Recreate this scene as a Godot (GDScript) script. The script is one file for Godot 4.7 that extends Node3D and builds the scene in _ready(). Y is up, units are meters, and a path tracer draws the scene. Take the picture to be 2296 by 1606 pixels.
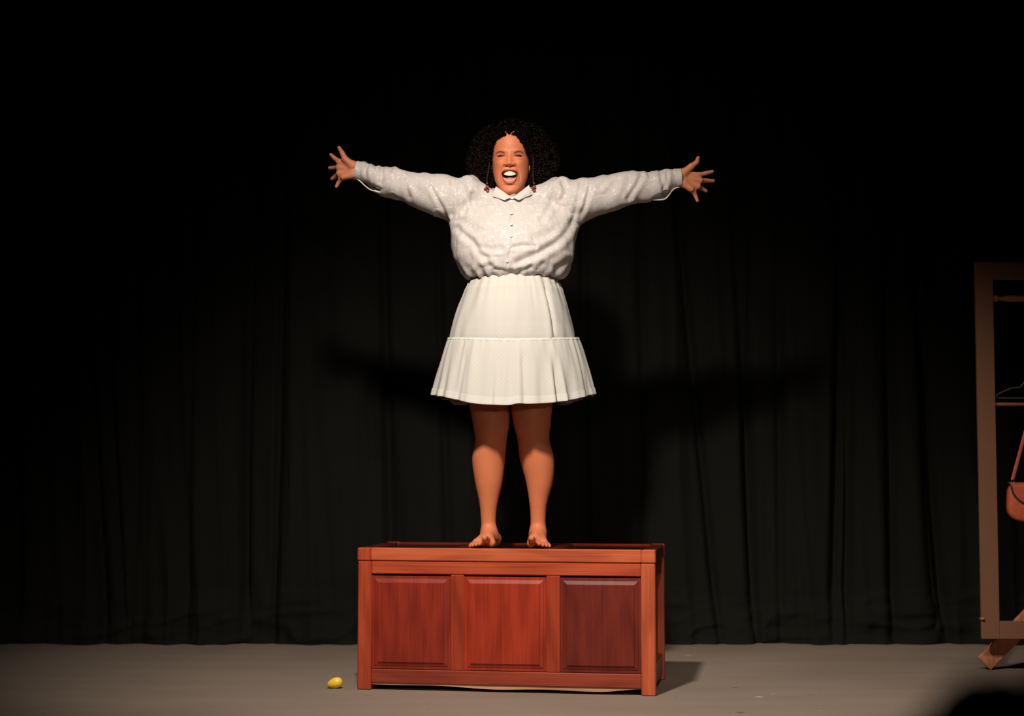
extends Node3D

# ---------------------------------------------------------------- measures
const FOCAL := 3660.0                       # focal length in pixels of the 2296 x 1606 frame
const EYE := Vector3(0.0, 0.85, 6.35)
const STAND := 0.537                        # top of the chest
var pitch := atan((1045.0 - 803.0) / FOCAL)
var rng := RandomNumberGenerator.new()
var M := {}
var tables := {}


func W(px: float, py: float, z: float) -> Vector3:
	# the point of the plane at depth z that measures (px, py) on the photograph
	var d := Vector3((px - 1148.0) / FOCAL, -(py - 803.0) / FOCAL, -1.0).rotated(Vector3.RIGHT, pitch)
	return EYE + d * ((z - EYE.z) / d.z)


func _ready() -> void:
	rng.seed = 7
	# ---- camera
	var cam := Camera3D.new()
	cam.name = "camera"
	cam.position = EYE
	cam.rotation.x = pitch
	cam.fov = rad_to_deg(2.0 * atan(803.0 / FOCAL))
	cam.near = 0.05
	cam.far = 60.0
	var lens := CameraAttributesPhysical.new()
	lens.frustum_focal_length = 24.0 / (2.0 * 803.0 / FOCAL)
	lens.exposure_aperture = 1.7
	lens.frustum_focus_distance = 6.3
	cam.attributes = lens
	cam.fov = rad_to_deg(2.0 * atan(803.0 / FOCAL))
	add_child(cam)
	# ---- surroundings
	var env := Environment.new()
	env.background_mode = Environment.BG_COLOR
	env.background_color = Color.BLACK
	env.tonemap_mode = Environment.TONE_MAPPER_LINEAR
	env.tonemap_exposure = 1.0
	env.sdfgi_enabled = true
	env.ssao_enabled = true
	env.ssil_enabled = true
	var we := WorldEnvironment.new()
	we.name = "surroundings"
	we.environment = env
	add_child(we)
	# ---- stage lamps
	stage_lamp("key_stage_light", Vector3(-0.38, 3.0, 2.3), Vector3(0.02, 0.48, 0.0), 37.0, 12.6, Color(1.0, 0.955, 0.90), 0.09)
	stage_lamp("side_stage_light", Vector3(0.75, 3.3, 2.9), Vector3(1.7, 0.0, -0.2), 22.5, 6.5, Color(1.0, 0.945, 0.88), 0.10)
	stage_lamp("second_stage_light", Vector3(0.30, 3.05, 2.5), Vector3(0.22, 1.84, 0.0), 27.0, 1.0, Color(1.0, 0.95, 0.89), 0.10)
	stage_lamp("house_light", Vector3(1.5, 1.75, 6.0), Vector3(0.05, 0.75, 0.0), 15.0, 3.2, Color(1.0, 0.94, 0.87), 0.15)

	make_materials()
	build_setting()
	build_chest()
	build_egg()
	build_rack()
	build_performer()
	build_audience()


func stage_lamp(called: String, from: Vector3, to: Vector3, angle: float, energy: float, color: Color, size: float) -> void:
	var l := SpotLight3D.new()
	l.name = called
	l.position = from
	l.light_color = color
	l.light_energy = energy
	l.spot_angle = angle
	l.spot_angle_attenuation = 1.0
	l.spot_range = 30.0
	l.spot_attenuation = 2.0
	l.light_size = size
	l.shadow_enabled = true
	add_child(l)
	l.look_at(to)


# ---------------------------------------------------------------- nodes
func holder(called: String, label: String, category: String, at := Vector3.ZERO, turn := 0.0) -> Node3D:
	var o := Node3D.new()
	o.name = called
	add_child(o, true)
	o.position = at
	o.rotation.y = turn
	o.set_meta("label", label)
	o.set_meta("category", category)
	return o


func put(called: String, mesh: Mesh, mat: Material, parent: Node = self) -> MeshInstance3D:
	var o := MeshInstance3D.new()
	o.name = called
	o.mesh = mesh
	o.material_override = mat
	parent.add_child(o, true)
	return o


func structure(o: Node, label: String) -> void:
	o.set_meta("kind", "structure")
	o.set_meta("label", label)


# ---------------------------------------------------------------- mesh building
class Shape:
	var v := PackedVector3Array()
	var n := PackedVector3Array()
	var c := PackedColorArray()
	var uv := PackedVector2Array()
	var idx := PackedInt32Array()

	func tri(a: int, b: int, d: int) -> void:
		idx.append(a)
		idx.append(b)
		idx.append(d)

	# a grid of nu x nv points, row after row; wrap joins the last column to the first
	func grid(pts: PackedVector3Array, nu: int, nv: int, wrap: bool, out_dir := Vector3.ZERO, cols := PackedColorArray()) -> void:
		var base := v.size()
		v.append_array(pts)
		if cols.size():
			c.append_array(cols)
		else:
			var w := PackedColorArray()
			w.resize(pts.size())
			w.fill(Color.WHITE)
			c.append_array(w)
		var tris := PackedInt32Array()
		var cu := nu if wrap else nu - 1
		for j in nv - 1:
			for i in cu:
				var i2 := (i + 1) % nu
				var a := j * nu + i
				var b := j * nu + i2
				var d := (j + 1) * nu + i
				var e := (j + 1) * nu + i2
				tris.append(a); tris.append(b); tris.append(e)
				tris.append(a); tris.append(e); tris.append(d)
		finish(base, pts, tris, out_dir)

	# smooth normals; the whole piece is turned so that it faces out_dir, or away from its own centre
	func finish(base: int, pts: PackedVector3Array, tris: PackedInt32Array, out_dir := Vector3.ZERO) -> void:
		var nn := PackedVector3Array()
		nn.resize(pts.size())
		for t in range(0, tris.size(), 3):
			var a := pts[tris[t]]
			var f := (pts[tris[t + 2]] - a).cross(pts[tris[t + 1]] - a)
			nn[tris[t]] += f
			nn[tris[t + 1]] += f
			nn[tris[t + 2]] += f
		var mid := Vector3.ZERO
		for p in pts:
			mid += p
		mid /= maxf(pts.size(), 1)
		var s := 0.0
		for i in pts.size():
			s += nn[i].dot(out_dir if out_dir != Vector3.ZERO else pts[i] - mid)
		var flip := s < 0.0
		for i in pts.size():
			nn[i] = (-nn[i] if flip else nn[i]).normalized()
		n.append_array(nn)
		for t in range(0, tris.size(), 3):
			idx.append(base + tris[t])
			idx.append(base + (tris[t + 2] if flip else tris[t + 1]))
			idx.append(base + (tris[t + 1] if flip else tris[t + 2]))

	# one flat polygon, turned to face away from `inside`
	func poly(p: Array, inside: Vector3, col := Color.WHITE) -> void:
		var base := v.size()
		var mid := Vector3.ZERO
		for q in p:
			mid += q
		mid /= p.size()
		var f: Vector3 = (p[2] - p[0]).cross(p[1] - p[0])
		for k in range(3, p.size()):
			f += (p[k] - p[0]).cross(p[k - 1] - p[0])
		if f.dot(mid - inside) < 0.0:
			p = p.duplicate()
			p.reverse()
			f = -f
		f = f.normalized()
		for q in p:
			v.append(q)
			n.append(f)
			c.append(col)
		for k in range(1, p.size() - 1):
			tri(base, base + k, base + k + 1)

	# a box with chamfered edges
	func box(at: Vector3, size: Vector3, b := 0.003, t := Transform3D.IDENTITY, col := Color.WHITE) -> void:
		var h := size * 0.5
		b = minf(b, minf(h.x, minf(h.y, h.z)) * 0.8)
		var mid := t * at
		var P := func(ax: int, s: Vector3) -> Vector3:
			var q := Vector3(s.x * (h.x - b), s.y * (h.y - b), s.z * (h.z - b))
			q[ax] = s[ax] * h[ax]
			return t * (at + q)
		for ax in 3:
			var u := (ax + 1) % 3
			var w := (ax + 2) % 3
			for sg in [-1.0, 1.0]:
				var face := []
				for uvs in [[-1, -1], [1, -1], [1, 1], [-1, 1]]:
					var s := Vector3.ZERO
					s[ax] = sg
					s[u] = uvs[0]
					s[w] = uvs[1]
					face.append(P.call(ax, s))
				poly(face, mid, col)
				for s2 in [-1.0, 1.0]:
					var e := []
					for q in [[ax, -1.0], [ax, 1.0], [u, 1.0], [u, -1.0]]:
						var s := Vector3.ZERO
						s[ax] = sg
						s[u] = s2
						s[w] = q[1]
						e.append(P.call(q[0], s))
					poly(e, mid, col)
		for sx in [-1.0, 1.0]:
			for sy in [-1.0, 1.0]:
				for sz in [-1.0, 1.0]:
					var s := Vector3(sx, sy, sz)
					poly([P.call(0, s), P.call(1, s), P.call(2, s)], mid, col)

	# a tube along points, radius per point
	func tube(path: PackedVector3Array, radii: PackedFloat32Array, sides: int, caps := true, col := Color.WHITE, flat := Vector3.ZERO, flatten := 1.0) -> void:
		var pts := PackedVector3Array()
		var cnt := path.size()
		var side := Vector3.ZERO
		for i in cnt:
			var d := (path[mini(i + 1, cnt - 1)] - path[maxi(i - 1, 0)]).normalized()
			if flat != Vector3.ZERO:
				side = d.cross(flat).normalized()
			elif side == Vector3.ZERO:
				side = d.cross(Vector3.UP if absf(d.y) < 0.9 else Vector3.RIGHT).normalized()
			else:
				side = (side - d * side.dot(d)).normalized()
			var up := d.cross(side)
			for k in sides:
				var a := TAU * k / sides
				pts.append(path[i] + (side * cos(a) + up * sin(a) * flatten) * radii[i])
		var rows := cnt
		if caps:
			var front := PackedVector3Array()
			var back := PackedVector3Array()
			for k in sides:
				front.append(path[0])
				back.append(path[cnt - 1])
			front.append_array(pts)
			front.append_array(back)
			pts = front
			rows += 2
		var cc := PackedColorArray()
		cc.resize(pts.size())
		cc.fill(col)
		var base := v.size()
		v.append_array(pts)
		c.append_array(cc)
		var tris := PackedInt32Array()
		for j in rows - 1:
			for i in sides:
				var i2 := (i + 1) % sides
				tris.append_array([j * sides + i, j * sides + i2, (j + 1) * sides + i2, j * sides + i, (j + 1) * sides + i2, (j + 1) * sides + i])
		# facing: compare with the direction away from the path
		var mid := sides * (1 if caps else 0)
		var f := (pts[mid + sides] - pts[mid]).cross(pts[mid + 1] - pts[mid])
		if f.dot(pts[mid] - path[0]) < 0.0:
			for q in range(0, tris.size(), 3):
				var h := tris[q + 1]
				tris[q + 1] = tris[q + 2]
				tris[q + 2] = h
		var nn := PackedVector3Array()
		nn.resize(pts.size())
		for q in range(0, tris.size(), 3):
			var a := pts[tris[q]]
			var g := (pts[tris[q + 2]] - a).cross(pts[tris[q + 1]] - a)
			nn[tris[q]] += g
			nn[tris[q + 1]] += g
			nn[tris[q + 2]] += g
		for i in nn.size():
			nn[i] = nn[i].normalized()
		n.append_array(nn)
		for q in tris:
			idx.append(base + q)

	func ball(at: Vector3, r: Vector3, seg := 20, rings := 12, col := Color.WHITE) -> void:
		var pts := PackedVector3Array()
		for j in rings + 1:
			var th := PI * j / rings
			for i in seg:
				var a := TAU * i / seg
				pts.append(at + Vector3(sin(th) * cos(a), cos(th), sin(th) * sin(a)) * r)
		var cc := PackedColorArray()
		cc.resize(pts.size())
		cc.fill(col)
		grid(pts, seg, rings + 1, true, Vector3.ZERO, cc)

	func mesh() -> ArrayMesh:
		var a := []
		a.resize(Mesh.ARRAY_MAX)
		a[Mesh.ARRAY_VERTEX] = v
		a[Mesh.ARRAY_NORMAL] = n
		if c.size() == v.size():
			a[Mesh.ARRAY_COLOR] = c
		if uv.size() == v.size():
			a[Mesh.ARRAY_TEX_UV] = uv
		a[Mesh.ARRAY_INDEX] = idx
		var m := ArrayMesh.new()
		m.add_surface_from_arrays(Mesh.PRIMITIVE_TRIANGLES, a)
		return m


# rounded bones joined with a smooth minimum
class Bones:
	var a := PackedVector3Array()
	var ba := PackedVector3Array()
	var il := PackedFloat32Array()
	var ra := PackedFloat32Array()
	var dr := PackedFloat32Array()
	var kk := PackedFloat32Array()

	func bone(p: Vector3, q: Vector3, r1: float, r2: float, k := 0.012) -> void:
		a.append(p)
		ba.append(q - p)
		il.append(1.0 / maxf((q - p).length_squared(), 1e-9))
		ra.append(r1)
		dr.append(r2 - r1)
		kk.append(k)

	func chain(pts: Array, radii: Array, k := 0.012) -> void:
		for i in pts.size() - 1:
			bone(pts[i], pts[i + 1], radii[i], radii[i + 1], k)

	func dist(p: Vector3) -> float:
		var d := 1e9
		for i in a.size():
			var pa := p - a[i]
			var t := clampf(pa.dot(ba[i]) * il[i], 0.0, 1.0)
			var e := (pa - ba[i] * t).length() - ra[i] - dr[i] * t
			var k := kk[i]
			var h := maxf(k - absf(d - e), 0.0)
			d = minf(d, e) - h * h * 0.25 / k
		return d


# a smooth limb: centre and radius looked up along one axis
class Limb:
	var axis := 1
	var from := 0.0
	var step := 0.002
	var to := 0.0
	var c1 := PackedFloat32Array()
	var c2 := PackedFloat32Array()
	var r := PackedFloat32Array()

	# rows: [point, radius], sorted along the axis
	func lay(ax: int, rows: Array) -> void:
		axis = ax
		var u := 1 if ax == 0 else 0
		from = rows[0][0][ax]
		to = rows[-1][0][ax]
		var n := int((to - from) / step) + 2
		var i := 0
		for k in n:
			var s := minf(from + k * step, to)
			while i < rows.size() - 2 and s > rows[i + 1][0][ax]:
				i += 1
			var p0: Array = rows[maxi(i - 1, 0)]
			var p1: Array = rows[i]
			var p2: Array = rows[i + 1]
			var p3: Array = rows[mini(i + 2, rows.size() - 1)]
			var t: float = (s - p1[0][ax]) / (p2[0][ax] - p1[0][ax])
			c1.append(cubic_interpolate(p1[0][u], p2[0][u], p0[0][u], p3[0][u], t))
			c2.append(cubic_interpolate(p1[0].z, p2[0].z, p0[0].z, p3[0].z, t))
			r.append(cubic_interpolate(p1[1], p2[1], p0[1], p3[1], t))

	func dist(q: Vector3) -> float:
		var s: float = q.y if axis == 1 else q.x
		var over := maxf(from - s, s - to)
		var f := clampf((s - from) / step, 0.0, r.size() - 1.001)
		var i := int(f)
		f -= i
		var o: float = (q.x if axis == 1 else q.y) - lerpf(c1[i], c1[i + 1], f)
		var z := q.z - lerpf(c2[i], c2[i + 1], f)
		var d := (sqrt(o * o + z * z) - lerpf(r[i], r[i + 1], f)) * 0.97
		if over > 0.0:
			return maxf(d, over) if d < 0.0 else sqrt(d * d + over * over)
		return d


static func blend(a: float, b: float, k: float) -> float:
	var h := maxf(k - absf(a - b), 0.0)
	return minf(a, b) - h * h * 0.25 / k


# surface nets over a distance field, descending only where the surface can be
class Nets:
	var f: Callable
	var lo: Vector3
	var cell: float
	var nx: int
	var ny: int
	var nz: int
	var val := PackedFloat32Array()
	var vid := PackedInt32Array()
	var active := PackedInt32Array()
	var pts := PackedVector3Array()
	var slack := 1.25

	func at(i: int, j: int, k: int) -> float:
		var q := (k * ny + j) * nx + i
		var d := val[q]
		if d > 1e8:
			d = f.call(lo + Vector3(i, j, k) * cell)
			val[q] = d
		return d

	func visit(i: int, j: int, k: int, s: int) -> void:
		if i >= nx - 1 or j >= ny - 1 or k >= nz - 1:
			return
		if s > 1:
			var h := s * 0.5
			var d: float = f.call(lo + (Vector3(i, j, k) + Vector3(h, h, h)) * cell)
			if absf(d) > h * 1.7321 * cell * slack + 0.25 * cell:
				return
			var t := s / 2
			for c in 8:
				visit(i + (t if c & 1 else 0), j + (t if c & 2 else 0), k + (t if c & 4 else 0), t)
			return
		var d0 := at(i, j, k)
		var d1 := at(i + 1, j, k)
		var d2 := at(i, j + 1, k)
		var d3 := at(i + 1, j + 1, k)
		var d4 := at(i, j, k + 1)
		var d5 := at(i + 1, j, k + 1)
		var d6 := at(i, j + 1, k + 1)
		var d7 := at(i + 1, j + 1, k + 1)
		var m := int(d0 < 0.0) + int(d1 < 0.0) + int(d2 < 0.0) + int(d3 < 0.0) + int(d4 < 0.0) + int(d5 < 0.0) + int(d6 < 0.0) + int(d7 < 0.0)
		if m == 0 or m == 8:
			return
		var sum := Vector3.ZERO
		var cnt := 0
		if (d0 < 0.0) != (d1 < 0.0):
			sum += Vector3(d0 / (d0 - d1), 0, 0); cnt += 1
		if (d2 < 0.0) != (d3 < 0.0):
			sum += Vector3(d2 / (d2 - d3), 1, 0); cnt += 1
		if (d4 < 0.0) != (d5 < 0.0):
			sum += Vector3(d4 / (d4 - d5), 0, 1); cnt += 1
		if (d6 < 0.0) != (d7 < 0.0):
			sum += Vector3(d6 / (d6 - d7), 1, 1); cnt += 1
		if (d0 < 0.0) != (d2 < 0.0):
			sum += Vector3(0, d0 / (d0 - d2), 0); cnt += 1
		if (d1 < 0.0) != (d3 < 0.0):
			sum += Vector3(1, d1 / (d1 - d3), 0); cnt += 1
		if (d4 < 0.0) != (d6 < 0.0):
			sum += Vector3(0, d4 / (d4 - d6), 1); cnt += 1
		if (d5 < 0.0) != (d7 < 0.0):
			sum += Vector3(1, d5 / (d5 - d7), 1); cnt += 1
		if (d0 < 0.0) != (d4 < 0.0):
			sum += Vector3(0, 0, d0 / (d0 - d4)); cnt += 1
		if (d1 < 0.0) != (d5 < 0.0):
			sum += Vector3(1, 0, d1 / (d1 - d5)); cnt += 1
		if (d2 < 0.0) != (d6 < 0.0):
			sum += Vector3(0, 1, d2 / (d2 - d6)); cnt += 1
		if (d3 < 0.0) != (d7 < 0.0):
			sum += Vector3(1, 1, d3 / (d3 - d7)); cnt += 1
		var q := (k * ny + j) * nx + i
		vid[q] = pts.size()
		active.append(q)
		pts.append(lo + (Vector3(i, j, k) + sum / cnt) * cell)

	func run(fn: Callable, from: Vector3, to: Vector3, size: float) -> PackedInt32Array:
		f = fn
		lo = from
		cell = size
		nx = int((to.x - from.x) / size) + 2
		ny = int((to.y - from.y) / size) + 2
		nz = int((to.z - from.z) / size) + 2
		val.resize(nx * ny * nz)
		val.fill(1e9)
		vid.resize(nx * ny * nz)
		vid.fill(-1)
		for k in range(0, nz, 16):
			for j in range(0, ny, 16):
				for i in range(0, nx, 16):
					visit(i, j, k, 16)
		var tris := PackedInt32Array()
		var sy := nx
		var sz := nx * ny
		for q in active:
			var d0 := val[q]
			var me := vid[q]
			for e in 3:
				var s1 := 1 if e == 0 else (sy if e == 1 else sz)
				var u := sy if e == 0 else (sz if e == 1 else 1)
				var w := sz if e == 0 else (1 if e == 1 else sy)
				if q - u - w < 0:
					continue
				var d1 := val[q + s1]
				if d1 > 1e8 or (d0 < 0.0) == (d1 < 0.0):
					continue
				var b := vid[q - u]
				var cc := vid[q - u - w]
				var d := vid[q - w]
				if b < 0 or cc < 0 or d < 0:
					continue
				if d0 < 0.0:
					tris.append_array([me, cc, b, me, d, cc])
				else:
					tris.append_array([me, b, cc, me, cc, d])
		return tris


# linear table lookup through sorted keys
static func look(keys: Array, vals: Array, x: float) -> float:
	if x <= keys[0]:
		return vals[0]
	for i in range(1, keys.size()):
		if x <= keys[i]:
			var t: float = (x - keys[i - 1]) / (keys[i] - keys[i - 1])
			return lerpf(vals[i - 1], vals[i], t)
	return vals[-1]


# the same, rounded
static func curve(keys: Array, vals: Array, x: float) -> float:
	var n := keys.size()
	if x <= keys[0]:
		return vals[0]
	if x >= keys[n - 1]:
		return vals[n - 1]
	for i in range(1, n):
		if x <= keys[i]:
			var t: float = (x - keys[i - 1]) / (keys[i] - keys[i - 1])
			return cubic_interpolate(vals[i - 1], vals[i], vals[maxi(i - 2, 0)], vals[mini(i + 1, n - 1)], t)
	return vals[n - 1]


static func bump(x: float, w: float) -> float:
	return exp(-(x / w) * (x / w))


static func to_line(p: Vector2, line: PackedVector2Array) -> float:
	var d := 1e9
	for i in line.size() - 1:
		d = minf(d, p.distance_to(Geometry2D.get_closest_point_to_segment(p, line[i], line[i + 1])))
	return d


# ---------------------------------------------------------------- materials
func mat(color: Color, rough := 0.8, spec := 0.5) -> StandardMaterial3D:
	var m := StandardMaterial3D.new()
	m.albedo_color = color
	m.roughness = rough
	m.metallic_specular = spec
	return m


func lin(r: float, g: float, b: float) -> Color:
	return Color(r, g, b).linear_to_srgb()


func fbm(freq: float, octaves: int, sd: int) -> FastNoiseLite:
	var n := FastNoiseLite.new()
	n.noise_type = FastNoiseLite.TYPE_SIMPLEX_SMOOTH
	n.frequency = freq
	n.fractal_octaves = octaves
	n.seed = sd
	return n


func wood_images(sd: int) -> Array:
	# grain runs down the picture; [upright, lying]
	var a := fbm(1.0, 4, sd)
	var b := fbm(1.0, 2, sd + 5)
	var im := Image.create(256, 512, false, Image.FORMAT_RGB8)
	for y in 512:
		for x in 256:
			# periodic across: blend two offsets
			var fx := x / 256.0
			var fy := y / 512.0
			var ang := fx * TAU
			var ang2 := fy * TAU
			var g := a.get_noise_3d(cos(ang) * 9.0 + 3.0 * sin(ang2) * 0.12, sin(ang) * 9.0, sin(ang2) * 0.5)
			var w := b.get_noise_3d(cos(ang) * 0.9, sin(ang) * 0.9 + cos(ang2) * 0.6, sin(ang2) * 0.6)
			var t := clampf(0.80 + 0.30 * g + 0.34 * w, 0.0, 1.0)
			im.set_pixel(x, y, Color(lerpf(0.60, 1.0, t), lerpf(0.49, 1.0, t), lerpf(0.49, 1.0, t)))
	var lying := im.duplicate()
	lying.rotate_90(CLOCKWISE)
	return [ImageTexture.create_from_image(im), ImageTexture.create_from_image(lying)]


func wood(tex: Texture2D, color: Color, scale: Vector3, offset: Vector3, rough := 0.36) -> StandardMaterial3D:
	var m := mat(color, rough)
	m.albedo_texture = tex
	m.uv1_triplanar = true
	m.uv1_triplanar_sharpness = 10.0
	m.uv1_scale = scale
	m.uv1_offset = offset
	m.heightmap_enabled = true
	m.heightmap_texture = tex
	m.heightmap_scale = 0.035
	return m


func make_materials() -> void:
	var wt := wood_images(3)
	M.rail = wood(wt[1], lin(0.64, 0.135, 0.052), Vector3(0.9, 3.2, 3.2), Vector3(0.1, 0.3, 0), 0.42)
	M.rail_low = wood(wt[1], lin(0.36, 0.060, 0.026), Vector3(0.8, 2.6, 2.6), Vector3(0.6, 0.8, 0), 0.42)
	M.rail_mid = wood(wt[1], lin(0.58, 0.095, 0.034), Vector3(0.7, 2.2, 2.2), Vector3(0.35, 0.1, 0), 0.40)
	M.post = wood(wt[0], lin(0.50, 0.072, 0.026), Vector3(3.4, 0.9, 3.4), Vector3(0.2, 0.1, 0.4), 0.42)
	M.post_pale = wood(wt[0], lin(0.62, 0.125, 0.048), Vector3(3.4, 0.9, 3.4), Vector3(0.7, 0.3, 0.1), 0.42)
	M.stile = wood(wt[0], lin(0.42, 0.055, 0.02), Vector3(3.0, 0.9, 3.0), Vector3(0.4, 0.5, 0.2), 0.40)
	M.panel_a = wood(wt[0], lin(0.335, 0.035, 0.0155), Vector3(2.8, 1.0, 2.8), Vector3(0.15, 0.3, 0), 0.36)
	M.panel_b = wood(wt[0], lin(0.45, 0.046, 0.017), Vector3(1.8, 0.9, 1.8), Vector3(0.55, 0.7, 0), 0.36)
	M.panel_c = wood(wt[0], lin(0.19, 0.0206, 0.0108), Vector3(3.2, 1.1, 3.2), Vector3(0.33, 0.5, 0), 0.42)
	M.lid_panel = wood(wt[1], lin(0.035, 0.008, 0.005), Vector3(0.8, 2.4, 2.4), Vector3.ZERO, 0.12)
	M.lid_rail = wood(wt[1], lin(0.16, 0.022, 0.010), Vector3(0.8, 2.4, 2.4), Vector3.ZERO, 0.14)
	M.side_dark = wood(wt[0], lin(0.16, 0.022, 0.010), Vector3(2.6, 1.0, 2.6), Vector3(0.1, 0.2, 0.3), 0.4)
	M.raw_wood = wood(wt[1], lin(0.62, 0.36, 0.20), Vector3(0.9, 3.0, 3.0), Vector3.ZERO, 0.7)
	M.rack = mat(lin(0.205, 0.087, 0.043), 0.75)
	M.rack_lying = M.rack
	M.brace = wood(wt[0], lin(0.52, 0.21, 0.11), Vector3(1.2, 0.6, 1.2), Vector3.ZERO, 0.7)
	M.dowel = wood(wt[1], lin(0.55, 0.22, 0.08), Vector3(0.8, 2.0, 2.0), Vector3.ZERO, 0.5)
	M.dowel_red = wood(wt[1], lin(0.40, 0.15, 0.07), Vector3(0.8, 2.0, 2.0), Vector3.ZERO, 0.5)
	M.hanger = mat(lin(0.06, 0.063, 0.062), 0.5)
	M.leather = mat(lin(0.68, 0.145, 0.068), 0.42)
	var lt := noise_tex(fbm(0.035, 4, 21), Color(0.90, 0.87, 0.87), Color.WHITE)
	M.leather.albedo_texture = lt
	M.leather.uv1_triplanar = true
	M.leather.uv1_triplanar_sharpness = 10.0
	M.leather.uv1_scale = Vector3(5, 5, 5)
	M.leather_dark = mat(lin(0.06, 0.02, 0.012), 0.6)
	M.metal = mat(lin(0.75, 0.72, 0.68), 0.25)
	M.metal.metallic = 1.0
	M.yellow = mat(lin(1.0, 0.66, 0.05), 0.34)
	# floor: matt painted boards with scuffs
	M.floor = mat(Color.WHITE, 0.82, 0.35)
	M.floor.albedo_texture = floor_image()
	M.wall = mat(lin(0.012, 0.012, 0.012), 0.9)
	# black curtain
	M.curtain = mat(lin(0.0128, 0.0124, 0.0104), 0.95, 0.15)
	M.curtain.rim_enabled = true
	M.curtain.rim = 0.02
	# skin
	M.skin = mat(Color.WHITE, 0.52, 0.42)
	M.skin.vertex_color_use_as_albedo = true
	M.skin.subsurf_scatter_enabled = true
	M.skin.subsurf_scatter_strength = 0.06
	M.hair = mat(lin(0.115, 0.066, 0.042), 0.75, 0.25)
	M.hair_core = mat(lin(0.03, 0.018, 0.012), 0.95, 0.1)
	M.teeth = mat(lin(0.86, 0.80, 0.64), 0.3)
	M.tongue = mat(lin(0.50, 0.13, 0.11), 0.4)
	M.eye = mat(lin(0.016, 0.011, 0.009), 0.6, 0.15)
	M.bead = mat(lin(0.18, 0.05, 0.035), 0.18)
	M.button = mat(lin(0.85, 0.80, 0.74), 0.6)
	# brocade blouse: matt ground with shinier woven leaves
	var br := brocade()
	M.blouse = mat(lin(0.64, 0.593, 0.56), 1.0, 0.5)
	M.blouse.albedo_texture = br[0]
	M.blouse.roughness_texture = br[1]
	M.blouse.roughness_texture_channel = BaseMaterial3D.TEXTURE_CHANNEL_RED
	M.blouse.heightmap_enabled = true
	M.blouse.heightmap_texture = br[2]
	M.blouse.heightmap_scale = 0.05
	M.blouse.uv1_triplanar = true
	M.blouse.uv1_triplanar_sharpness = 10.0
	M.blouse.uv1_scale = Vector3(6.5, 6.5, 6.5)
	M.collar = mat(lin(0.61, 0.565, 0.53), 0.8)
	# swiss dot skirt
	M.skirt = mat(lin(0.57, 0.555, 0.51), 0.85, 0.3)
	M.skirt.albedo_texture = dots()
	M.skirt.uv1_triplanar = true
	M.skirt.uv1_triplanar_sharpness = 10.0
	M.skirt.uv1_scale = Vector3(55, 55, 55)
	M.hem = mat(lin(0.60, 0.583, 0.537), 0.85, 0.3)
	M.lining = mat(lin(0.55, 0.36, 0.40), 0.8)
	M.cloth_dark = mat(lin(0.01, 0.01, 0.012), 0.9, 0.2)


func noise_tex(n: FastNoiseLite, dark: Color, light: Color) -> ImageTexture:
	var src := n.get_seamless_image(256, 256)
	var im := Image.create(256, 256, false, Image.FORMAT_RGB8)
	for y in 256:
		for x in 256:
			im.set_pixel(x, y, dark.lerp(light, src.get_pixel(x, y).r))
	return ImageTexture.create_from_image(im)


func floor_image() -> ImageTexture:
	# covers x -5..5 and z -2.2..1.8 of the stage
	var w := 1500
	var h := 600
	var big := fbm(0.004, 3, 41).get_image(w, h, false, false, true)
	var streak := fbm(0.012, 4, 42)
	var im := Image.create(w, h, false, Image.FORMAT_RGB8)
	for y in h:
		for x in w:
			var s := streak.get_noise_2d(x * 0.55, y * 2.6)
			var b := big.get_pixel(x, y).r - 0.5
			var t := 1.0 + 0.10 * s + 0.22 * b
			im.set_pixel(x, y, lin(0.270 * t, 0.209 * t, 0.167 * t))
	# dry flecks of paint and small dark scuffs
	var spots := [[1543.0, 1470.0, 2, 1.9], [1700.0, 1563.0, 2, 2.2], [1735.0, 1556.0, 1, 1.5], [1660.0, 1598.0, 2, 0.4], [1650.0, 1543.0, 2, 0.65], [1815.0, 1558.0, 2, 0.7], [1505.0, 1550.0, 3, 1.35], [560.0, 1482.0, 1, 1.5]]
	for k in 70:
		spots.append([rng.randf_range(-300, 2600), rng.randf_range(1455, 1640), 1, rng.randf_range(0.7, 1.35)])
	for s in spots:
		var d: Vector3 = W(s[0], s[1], 0.0) - EYE
		var p := EYE + d * (-EYE.y / d.y)
		var cx := int((p.x + 5.0) / 10.0 * w)
		var cy := int((p.z + 2.2) / 4.0 * h)
		for y in range(cy - 1, cy + 2):
			for x in range(cx - s[2], cx + s[2] + 1):
				if x >= 0 and y >= 0 and x < w and y < h and absi(x - cx) + absi(y - cy) <= s[2]:
					im.set_pixel(x, y, im.get_pixel(x, y) * sqrt(s[3]))
	return ImageTexture.create_from_image(im)


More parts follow.
